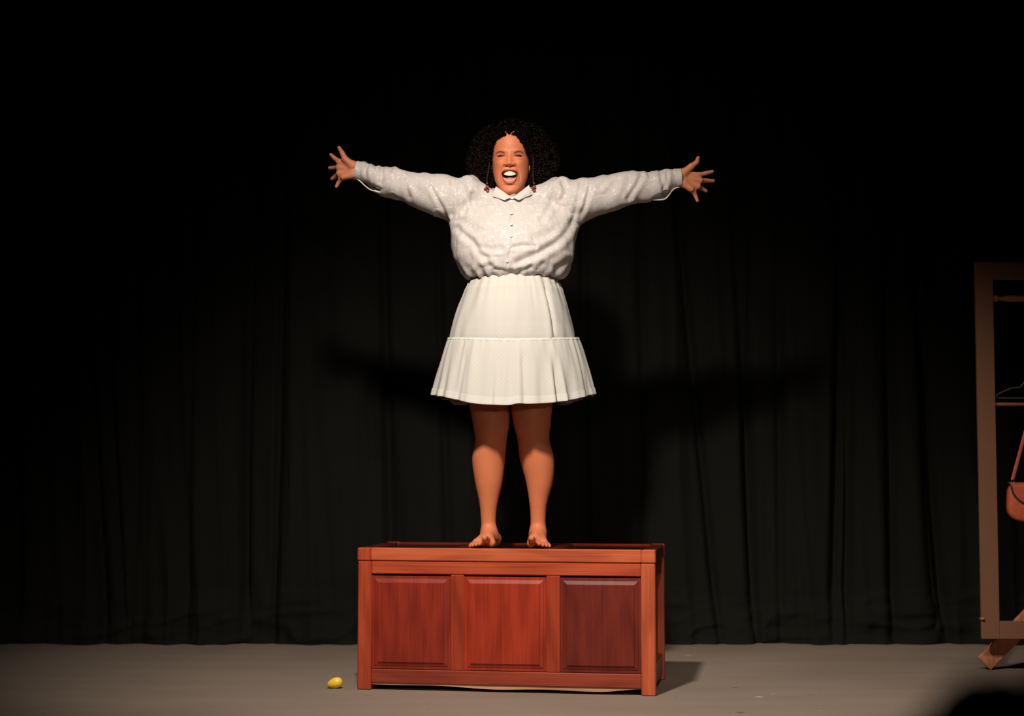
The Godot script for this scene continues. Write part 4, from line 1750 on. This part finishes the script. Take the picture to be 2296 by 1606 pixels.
func add_blouse(p: Node3D) -> void:
	var rows := [[622, 1052, 1254, 0.136, 0.12], [616, 1040, 1266, 0.156, 0.135], [606, 1033, 1273, 0.168, 0.145], [592, 1025, 1281, 0.176, 0.15], [572, 1016, 1289, 0.178, 0.15], [545, 1013, 1292, 0.176, 0.145], [518, 1011, 1295, 0.165, 0.14], [490, 1008, 1297, 0.142, 0.13], [470, 1020, 1282, 0.118, 0.12], [454, 1048, 1252, 0.094, 0.11], [446, 1085, 1215, 0.078, 0.09]]
	for q in rows:
		bl_y.append(W(1148, q[0], 0.06).y)
		bl_half.append(px(q[2] - q[1]) / 2)
		bl_mid.append(W((q[1] + q[2]) / 2.0, q[0], 0.0).x)
		bl_front.append(q[3])
		bl_back.append(q[4])
	var b := Bones.new()
	bl_bones = b
	# sleeves: broad at the armhole, narrow at the wrist
	var ls := [[1052, 449, 44], [1012, 444, 50], [985, 439, 49], [950, 431, 43.5], [915, 420, 36.5], [885, 411, 36], [860, 406, 34], [835, 397, 30], [815, 387, 24], [804, 383, 21], [798, 382, 20]]
	var rs := [[1250, 449, 44], [1290, 451, 50], [1320, 446, 48], [1355, 437, 44.5], [1390, 428.5, 41.5], [1420, 423, 37.5], [1450, 418.5, 33.5], [1472, 416.5, 33.5], [1490, 413, 33], [1502, 406, 27], [1512, 401, 21.5], [1527, 399, 20]]
	sleeves = []
	for rr in [ls, rs]:
		var given := []
		for q in rr:
			given.append([q[0], q[1], 0.0, q[2]])
		sleeves.append(limb(0, given))
	# gathered puffs on the shoulders, and the yoke between them and the neck
	b.bone(W(1046, 408, 0.035), W(1052, 420, 0.05), px(17), px(18), 0.014)
	b.bone(W(1058, 410, -0.01), W(1080, 436, 0.02), px(17), px(20), 0.016)
	b.bone(W(1114, 455, 0.025), W(1060, 438, 0.015), px(24), px(33), 0.03)
	b.bone(W(1262, 412, 0.030), W(1250, 424, 0.045), px(18), px(19), 0.014)
	b.bone(W(1246, 412, -0.01), W(1222, 436, 0.02), px(15), px(20), 0.016)
	b.bone(W(1184, 455, 0.025), W(1240, 440, 0.015), px(24), px(33), 0.03)
	# hollow of the wrists, and the open vents below the cuffs
	holes = Bones.new()
	holes.bone(W(796, 381.5, 0.0), W(816, 386, 0.0), 0.0265, 0.025, 0.004)
	holes.bone(W(1530, 399, 0.0), W(1510, 401, 0.0), 0.0265, 0.025, 0.004)
	for q in [[820, 411.5, 851, 424.0, 6.5, 3.5], [1499, 433.0, 1466, 443.5, 6.0, 3.5]]:
		var a := W(q[0], q[1], 0.04)
		var e := W(q[2], q[3], 0.04)
		slots.append([Vector2(a.x, a.y), Vector2(e.x, e.y), px(q[4]), px(q[5])])
	var net := Nets.new()
	net.slack = 2.6
	var tris := net.run(blouse_field, Vector3(-0.63, bl_y[0] - 0.03, -0.20), Vector3(0.68, 2.07, 0.22), 0.0037)
	var pts := relax(net.pts, tris, 8)
	# fold relief along the surface normals
	var nn := PackedVector3Array()
	nn.resize(pts.size())
	for t in range(0, tris.size(), 3):
		var a := pts[tris[t]]
		var g := (pts[tris[t + 2]] - a).cross(pts[tris[t + 1]] - a)
		nn[tris[t]] += g
		nn[tris[t + 1]] += g
		nn[tris[t + 2]] += g
	for i in nn.size():
		nn[i] = nn[i].normalized()
	var big := fbm(1.0, 2, 77)
	var tiny := fbm(1.0, 2, 78)
	var soft := fbm(1.0, 1, 79)
	var creases := []
	# [points in photo pixels, width, depth, height of the ridge beside it]
	for q in [
		[[1285, 492, 1272, 515, 1245, 545, 1212, 567, 1160, 590], 6.0, 8.0, 7.0],
		[[1300, 470, 1262, 505, 1228, 525, 1200, 535], 7.0, 3.0, 3.0],
		[[1025, 505, 1040, 525, 1060, 542, 1072, 566, 1090, 580], 5.0, 6.5, 5.0],
		[[1018, 480, 1045, 500, 1075, 515], 7.0, 2.5, 2.5],
		[[1153, 556, 1172, 553, 1200, 554], 4.0, 6.0, 3.0],
		[[1070, 553, 1100, 560, 1125, 560], 5.0, 3.0, 3.0],
		[[1147, 447, 1146, 500, 1147, 556, 1140, 580, 1134, 612], 1.7, 3.0, 1.0],
		[[1086, 608, 1092, 594, 1104, 598, 1112, 612], 5.0, 7.0, 5.0],
		[[1112, 604, 1140, 611, 1165, 610, 1190, 600], 4.0, 7.0, 4.0],
		[[1200, 612, 1216, 592], 5.0, 5.0, 4.0],
		[[1060, 614, 1078, 600], 5.0, 4.0, 4.0],
		[[1250, 600, 1275, 580], 6.0, 4.0, 4.0],
		[[1058, 430, 1062, 460], 5.0, 4.5, 4.0],
		[[1040, 412, 1044, 440, 1040, 470], 4.0, 4.0, 3.0],
		[[1012, 400, 1012, 440, 1010, 470], 4.0, 4.5, 3.5],
		[[1245, 420, 1235, 455, 1215, 490], 5.0, 4.0, 4.0],
		[[1263, 400, 1272, 425, 1262, 440], 4.5, 6.0, 4.0],
		[[1304, 410, 1296, 450, 1290, 480], 5.0, 5.5, 4.0],
		[[1322, 425, 1312, 460, 1298, 490], 4.0, 7.0, 4.0],
		[[966, 420, 982, 450, 1004, 490], 3.5, 7.5, 4.0],
		[[982, 480, 1002, 494], 4.0, 7.0, 4.0],
		[[910, 405, 912, 425, 917, 440], 4.5, 6.0, 5.0],
		[[876, 376, 868, 390], 4.0, 4.0, 4.0],
		[[855, 372, 858, 395, 853, 408], 4.0, 4.0, 4.0],
		[[838, 366, 832, 390, 834, 410], 4.0, 5.0, 4.0],
		[[822, 368, 818, 385, 826, 405], 3.5, 4.0, 3.0],
		[[1440, 392, 1425, 420, 1410, 445], 4.5, 7.0, 5.0],
		[[1456, 384, 1459, 395], 4.0, 5.0, 4.0],
		[[1482, 382, 1484, 400, 1490, 425], 3.5, 5.0, 4.0],
		[[1497, 385, 1495, 410, 1490, 425], 3.5, 4.5, 3.5],
		[[1365, 395, 1345, 420], 5.0, 4.0, 4.0],
		[[880, 436, 905, 452], 3.0, 6.0, 3.0],
		[[1370, 474, 1392, 466, 1420, 458], 4.0, 6.0, 3.0],
	]:
		var line := PackedVector2Array()
		for k in range(0, q[0].size(), 2):
			var z := 0.06 if q[0][k] < 1010 or q[0][k] > 1300 else 0.15
			var w := W(q[0][k], q[0][k + 1], z)
			line.append(Vector2(w.x, w.y))
		var box := Rect2(line[0], Vector2.ZERO)
		for w in line:
			box = box.expand(w)
		creases.append([line, px(q[1]), q[2] * 0.001, q[3] * 0.001, box.grow(px(q[1]) * 3.2)])
	var sx0 := W(1008, 440, 0).x
	var sx1 := W(1298, 440, 0).x
	for i in pts.size():
		var v := pts[i]
		var d := 0.0
		var arm := clampf(maxf(sx0 - v.x, v.x - sx1) / 0.06, 0.0, 1.0)
		var along := maxf(sx0 - v.x, v.x - sx1)
		# soft drapery on the trunk, hanging from the shoulders
		if arm < 1.0:
			var u := v.x * 7.0
			var f := big.get_noise_3d(u, v.y * 4.0 + absf(v.x) * 4.0, v.z * 6.0) * 0.008
			f += tiny.get_noise_3d(v.x * 20.0, v.y * 13.0 + absf(v.x) * 14.0, v.z * 18.0) * 0.0018
			var low := smoothstep(bl_y[0] + 0.075, bl_y[0], v.y)
			f += low * 0.004 * sin(atan2(v.x - 0.008, v.z) * 23.0 + 4.0 * big.get_noise_2d(v.x * 5.0, 3.0))
			d += f * (1.0 - arm)
		# rings and slants on the sleeves
		if arm > 0.0:
			var g := along / 0.36
			var f := soft.get_noise_3d(along * lerpf(11.0, 17.0, g) + (v.y - 1.95) * lerpf(-14.0, 6.0, g), v.y * 7.0, v.z * 7.0 + 3.0) * lerpf(0.0030, 0.0060, g)
			f += soft.get_noise_3d(v.x * 9.0, v.y * 9.0, v.z * 9.0) * 0.0045
			var cuff := smoothstep(0.325, 0.35, along)
			d += f * arm * (1.0 - 0.75 * cuff)
		if nn[i].z > -0.1:
			var q := Vector2(v.x, v.y)
			for c in creases:
				if (c[4] as Rect2).has_point(q):
					var e := to_line(q, c[0])
					d -= c[2] * 0.8 * bump(e, c[1] * 1.25)
					d += c[3] * 0.5 * bump(e - c[1] * 2.3, c[1] * 1.3)
		pts[i] = v + nn[i] * d
	var s := Shape.new()
	s.v = pts
	nn.fill(Vector3.ZERO)
	for t in range(0, tris.size(), 3):
		var a := pts[tris[t]]
		var g := (pts[tris[t + 2]] - a).cross(pts[tris[t + 1]] - a)
		nn[tris[t]] += g
		nn[tris[t + 1]] += g
		nn[tris[t + 2]] += g
	for i in nn.size():
		nn[i] = nn[i].normalized()
	s.n = nn
	s.idx = tris
	var bl := put("blouse", s.mesh(), M.blouse, p)
	# standing collar with a frill, dipping under the chin
	var cp := PackedVector3Array()
	var nu := 120
	var prof := [[0.0, 0.012], [0.25, 0.004], [0.5, 0.0], [0.8, 0.002], [1.0, 0.006], [1.04, 0.004], [1.0, 0.001], [0.5, -0.004], [0.0, 0.004]]
	for q in prof:
		for i in nu:
			var a := TAU * i / nu
			var front := 0.5 + 0.5 * cos(a)
			var base_y := lerpf(W(1148, 430, 0.0).y, W(1148, 449, 0.07).y, pow(front, 1.3))
			var high := lerpf(0.040, 0.016, pow(front, 2.0))
			var frill: float = 0.0035 * sin(a * 13.0) * q[0] + 0.004 * sin(a * 5.0 + 1.0) * q[0]
			var rx: float = 0.066 + q[1] + frill + 0.004 * q[0] * (1.0 - front)
			var rz: float = (0.082 if cos(a) > 0.0 else 0.072) + q[1] + frill
			cp.append(Vector3(W(1147.5, 430, 0).x + sin(a) * rx, base_y + high * q[0] + frill * 0.6, cos(a) * rz))
	var cs := Shape.new()
	cs.grid(cp, nu, prof.size(), true)
	put("collar", cs.mesh(), M.collar, bl)
	# collar tabs folded outwards at the throat
	for tab in [[[1112, 418], [1146, 442], [1131, 449], [1103, 440]], [[1186, 415], [1150, 443], [1163, 449], [1194, 436]]]:
		var tp := PackedVector3Array()
		for j in 7:
			for i in 11:
				var u := i / 10.0
				var v := j / 6.0
				var a := Vector2(tab[0][0], tab[0][1]).lerp(Vector2(tab[1][0], tab[1][1]), u)
				var c := Vector2(tab[3][0], tab[3][1]).lerp(Vector2(tab[2][0], tab[2][1]), u)
				var q := a.lerp(c, v)
				var z := lerpf(0.060, 0.098, u) + 0.012 * sin(v * PI * 0.7) - 0.004 * sin(u * 9.0 + v * 3.0) * v
				tp.append(W(q.x, q.y, z))
		var ts := Shape.new()
		ts.grid(tp, 11, 7, false, Vector3(0, 0.2, 1))
		put("collar_tab", ts.mesh(), M.collar, bl)
	# placket buttons
	for q in [[1146, 452, 0.098], [1146.5, 478, 0.140], [1146.5, 503, 0.163], [1146, 529, 0.176], [1139, 554, 0.182], [1137, 585, 0.184]]:
		var bs := Shape.new()
		var c := W(q[0], q[1], q[2])
		c.z = 0.30
		for step in 120:
			if blouse_field(c) < 0.0015:
				break
			c.z -= 0.002
		c.z += 0.0025
		bs.ball(c, Vector3(0.0052, 0.0052, 0.0022), 16, 8)
		put("button", bs.mesh(), M.button, bl)
	# cuffs: a band round each wrist whose loose end droops
	for side in [[[797, 381.5], [812, 385], -1.0, [[800, 402], [809, 408], [819, 417.5], [831, 426], [848, 431], [864, 437]]], [[1527, 399], [1510, 400], 1.0, [[1524, 420], [1514, 422.5], [1506, 429], [1498, 440], [1488, 447.5], [1464, 449]]]]:
		var a3 := W(side[0][0], side[0][1], 0.0)
		var b3 := W(side[1][0], side[1][1], 0.0)
		var ax := (a3 - b3).normalized()
		var up := Vector3(0, 0, 1).cross(ax).normalized()
		var rings2 := [[0.0, 0.0355], [0.15, 0.0368], [0.7, 0.0372], [1.0, 0.0375], [1.02, 0.0345], [1.0, 0.0325], [0.2, 0.032], [0.0, 0.0335], [0.0, 0.0355]]
		var cpts := PackedVector3Array()
		for q in rings2:
			var c: Vector3 = b3.lerp(a3, q[0])
			for i in 48:
				var a := TAU * i / 48.0
				cpts.append(c + (up * cos(a) + Vector3(0, 0, 1) * sin(a)) * (q[1] + 0.0008 * sin(a * 7.0 + q[0] * 4.0)))
		var c2 := Shape.new()
		c2.grid(cpts, 48, rings2.size(), true)
		put("cuff", c2.mesh(), M.blouse, bl)
		var sp := PackedVector3Array()
		var sr := PackedFloat32Array()
		var ctrl: Array = side[3]
		for k in 31:
			var t := k / 30.0 * (ctrl.size() - 1)
			var i := mini(int(t), ctrl.size() - 2)
			var f := t - i
			var p0: Array = ctrl[maxi(i - 1, 0)]
			var p1: Array = ctrl[i]
			var p2: Array = ctrl[i + 1]
			var p3: Array = ctrl[mini(i + 2, ctrl.size() - 1)]
			sp.append(W(cubic_interpolate(p1[0], p2[0], p0[0], p3[0], f), cubic_interpolate(p1[1], p2[1], p0[1], p3[1], f), 0.018))
			sr.append(0.0030 * clampf(minf(k, 30 - k) / 5.0 + 0.25, 0.0, 1.0))
		var s2 := Shape.new()
		s2.tube(sp, sr, 10, true, Color.WHITE, Vector3(0, 0, 1), 1.6)
		put("cuff_edge", s2.mesh(), M.collar, bl)


# ---- skirt
func add_skirt(p: Node3D) -> void:
	var cen := func(y: float) -> float:
		return look([612.0, 640.0, 700.0, 762.0, 885.0], [1152.0, 1151.5, 1150.5, 1150.0, 1151.0], y)
	var half := func(y: float) -> float:
		return curve([608.0, 624.0, 636.0, 650.0, 690.0, 730.0, 762.0], [97.0, 98.0, 103.0, 110.0, 124.0, 136.0, 143.0], y)
	var nz := fbm(1.0, 2, 88)
	var nu := 300
	# upper part, gathered at the waist
	var pts := PackedVector3Array()
	var nv := 50
	for j in nv:
		var t := j / float(nv - 1)
		for i in nu:
			var a := TAU * i / nu
			var front := cos(a)
			var seam := 764.0 + 8.0 * maxf(front, 0.0) - 4.0 * absf(sin(a))
			var y0 := 622.0 + 12.0 * sin(a) * sin(a)
			var y := lerpf(y0, seam, t)
			var hw := px(half.call(y))
			var g := 0.0022 * pow(1.0 - t, 3.0) * sin(a * 31.0 + 2.0 * sin(a * 3.0)) + 0.006 * nz.get_noise_3d(cos(a) * 2.2, sin(a) * 2.2, t * 0.7)
			g -= 0.010 * bump(a - 0.70, 0.030) * smoothstep(0.05, 0.3, t) * smoothstep(1.02, 0.8, t)
			g += 0.008 * bump(a - 0.60, 0.06) * smoothstep(0.0, 0.4, t)
			g -= 0.004 * bump(a - 0.38, 0.03) * smoothstep(0.7, 0.2, t)
			var belly := 0.016 * bump(front - 1.0, 0.5) * bump(t - 0.35, 0.5)
			pts.append(skirt_point(cen.call(y), y, a, hw + g, 0.80, belly))
	var s := Shape.new()
	s.grid(pts, nu, nv, true)
	var sk := put("skirt", s.mesh(), M.skirt, p)
	# elastic waistband
	var wp := PackedVector3Array()
	var prof := [[-1.0, 0.0], [-0.9, 0.005], [0.0, 0.0065], [0.9, 0.005], [1.0, 0.0], [0.0, -0.003], [-1.0, 0.0]]
	for q in prof:
		for i in nu:
			var a := TAU * i / nu
			var y: float = 618.0 + 10.0 * sin(a) * sin(a) + q[0] * 8.0
			wp.append(skirt_point(cen.call(y), y, a, px(92.0) + q[1] + 0.0012 * sin(a * 46.0 + 2.0 * sin(a * 7.0)), 0.80, 0.010 * bump(cos(a) - 1.0, 0.5)))
	var ws := Shape.new()
	ws.grid(wp, nu, prof.size(), true)
	put("waistband", ws.mesh(), M.skirt, sk)
	# gathered ruffle, its raised seam and the doubled hem
	var hem_y := func(a: float) -> float:
		var x := sin(a)
		if cos(a) < 0.0:
			return 886.0 + 4.0 * cos(a) * cos(a)
		return curve([-1.0, -0.9, -0.7, -0.45, -0.25, -0.05, 0.05, 0.2, 0.45, 0.7, 0.9, 1.0], [886.0, 890.0, 899.0, 909.0, 912.0, 913.0, 909.5, 910.0, 907.0, 900.0, 890.0, 884.0], x)
	var flare := func(a: float, t: float) -> float:
		var w := lerpf(147.0, 183.0, pow(t, 0.80))
		var g := px(w)
		var f := nz.get_noise_2d(a * 3.6 + 20.0, 0.4 * t) * 0.013 * (0.25 + 0.75 * t)
		f += 0.0016 * (1.0 - t) * sin(a * 37.0 + 5.0 * nz.get_noise_1d(a * 3.0 + 9.0)) * smoothstep(0.0, 0.06, t)
		f += 0.0010 * t * sin(a * 14.0 + 2.0 * nz.get_noise_1d(a * 2.0))
		f -= 0.034 * bump(a - 0.585, 0.040) * smoothstep(0.15, 1.0, t)
		f += 0.016 * bump(a - 0.500, 0.05) * smoothstep(0.1, 1.0, t) + 0.012 * bump(a - 0.68, 0.06) * smoothstep(0.1, 1.0, t)
		f -= 0.008 * bump(a - 0.13, 0.03) * smoothstep(0.1, 0.4, t) + 0.007 * bump(a + 0.27, 0.03) * smoothstep(0.1, 0.6, t)
		f -= 0.006 * bump(a + 0.72, 0.04) * smoothstep(0.1, 0.4, t)
		return g + f
	for part in 3:
		var rp := PackedVector3Array()
		var rows := 40 if part == 0 else 12
		for j in rows:
			var v := j / float(rows - 1)
			for i in nu:
				var a := wrapf(TAU * i / nu, -PI, PI)
				var top := 762.0 + 8.0 * maxf(cos(a), 0.0) - 4.0 * absf(sin(a))
				var bot: float = hem_y.call(a)
				var t := v
				var off := 0.0
				if part == 1:      # seam frill
					t = -0.015 + 0.045 * v
					off = 0.0020 * sin(PI * v) + 0.0005 * sin(a * 60.0)
				elif part == 2:    # hem band, folded under at its edge
					t = lerpf(0.885, 1.006, minf(v * 1.4, 1.0))
					off = 0.0020 if v < 0.72 else lerpf(0.002, -0.004, (v - 0.72) / 0.28)
				var y := lerpf(top, bot, t)
				rp.append(skirt_point(1151.0, y, a, flare.call(a, clampf(t, 0.0, 1.0)) + off, 0.80, 0.0))
		var rs := Shape.new()
		rs.grid(rp, nu, rows, true)
		put(["ruffle", "seam_frill", "hem"][part], rs.mesh(), M.skirt if part == 0 else M.hem, sk)
	# lilac lining that peeps out below
	var lp := PackedVector3Array()
	for j in 24:
		var v := j / 23.0
		for i in 200:
			var a := wrapf(TAU * i / 200.0, -PI, PI)
			var y := lerpf(650.0, 896.0 + 10.0 * smoothstep(0.55, 0.72, absf(sin(a))) * smoothstep(0.95, 0.80, absf(sin(a))), v)
			lp.append(skirt_point(1150.0, y, a, px(lerpf(96.0, 158.0, v)) + 0.006 * v * sin(a * 11.0), 0.74, 0.0))
	var ls := Shape.new()
	ls.grid(lp, 200, 24, true)
	put("lining", ls.mesh(), M.lining, p).set_meta("label", "lilac skirt lining showing below the hem")


func skirt_point(cx: float, y: float, a: float, r: float, deep: float, push: float) -> Vector3:
	var c := W(cx, y, 0.0)
	return Vector3(c.x + sin(a) * r, c.y, cos(a) * r * deep - 0.005 + push)


# ---------------------------------------------------------------- the audience
func build_audience() -> void:
	var c := Vector3(0.314, 0.617, 5.35)
	var p := holder("person", "dark blurred head of a seated spectator in front of the stage", "person", Vector3(c.x, -0.61, c.z))
	var b := Bones.new()
	var o := c - p.position
	b.bone(o + Vector3(0, 0.0, 0.0), o + Vector3(0, -0.04, -0.02), 0.085, 0.075, 0.03)
	b.bone(o + Vector3(0, -0.08, 0.02), o + Vector3(0, -0.20, 0.03), 0.055, 0.06, 0.04)
	b.bone(o + Vector3(-0.15, -0.25, 0.03), o + Vector3(0.15, -0.25, 0.03), 0.07, 0.07, 0.06)
	b.bone(o + Vector3(-0.07, -0.35, 0.03), o + Vector3(-0.08, -0.72, 0.04), 0.12, 0.13, 0.08)
	b.bone(o + Vector3(0.07, -0.35, 0.03), o + Vector3(0.08, -0.72, 0.04), 0.12, 0.13, 0.08)
	for sx in [-1.0, 1.0]:
		b.chain([o + Vector3(sx * 0.20, -0.26, 0.03), o + Vector3(sx * 0.24, -0.52, -0.02), o + Vector3(sx * 0.14, -0.60, -0.24)], [0.052, 0.042, 0.034], 0.03)
		b.chain([o + Vector3(sx * 0.09, -0.76, 0.02), o + Vector3(sx * 0.11, -0.74, -0.40), o + Vector3(sx * 0.11, -1.14, -0.40), o + Vector3(sx * 0.12, -1.18, -0.52)], [0.085, 0.062, 0.042, 0.036], 0.03)
	var s := Shape.new()
	add_net(s, b.dist, o + Vector3(-0.36, -1.24, -0.62), o + Vector3(0.36, 0.12, 0.24), 0.014, func(q: Vector3) -> Color: return Color(0.012, 0.012, 0.014) if q.y < o.y - 0.17 else Color(0.25, 0.10, 0.05))
	var bm := mat(Color.WHITE, 0.8, 0.2)
	bm.vertex_color_use_as_albedo = true
	put("body", s.mesh(), bm, p)
	var hp := PackedVector3Array()
	var nz := fbm(1.0, 3, 5)
	for j in 41:
		var th := PI * j / 40.0
		for i in 60:
			var a := TAU * i / 60.0
			var d := Vector3(sin(th) * cos(a), cos(th), sin(th) * sin(a))
			var r := 0.108 + 0.012 * nz.get_noise_3dv(d * 4.0)
			var back := smoothstep(-0.9, 0.3, d.z)
			hp.append(o + Vector3(0, 0.008, 0.02) + d * r * Vector3(1.0, 1.0 + 0.25 * maxf(-d.y, 0.0), 1.0) * lerpf(0.75, 1.0, back))
	var hs := Shape.new()
	hs.grid(hp, 60, 41, true)
	put("hair", hs.mesh(), M.hair_core, p)
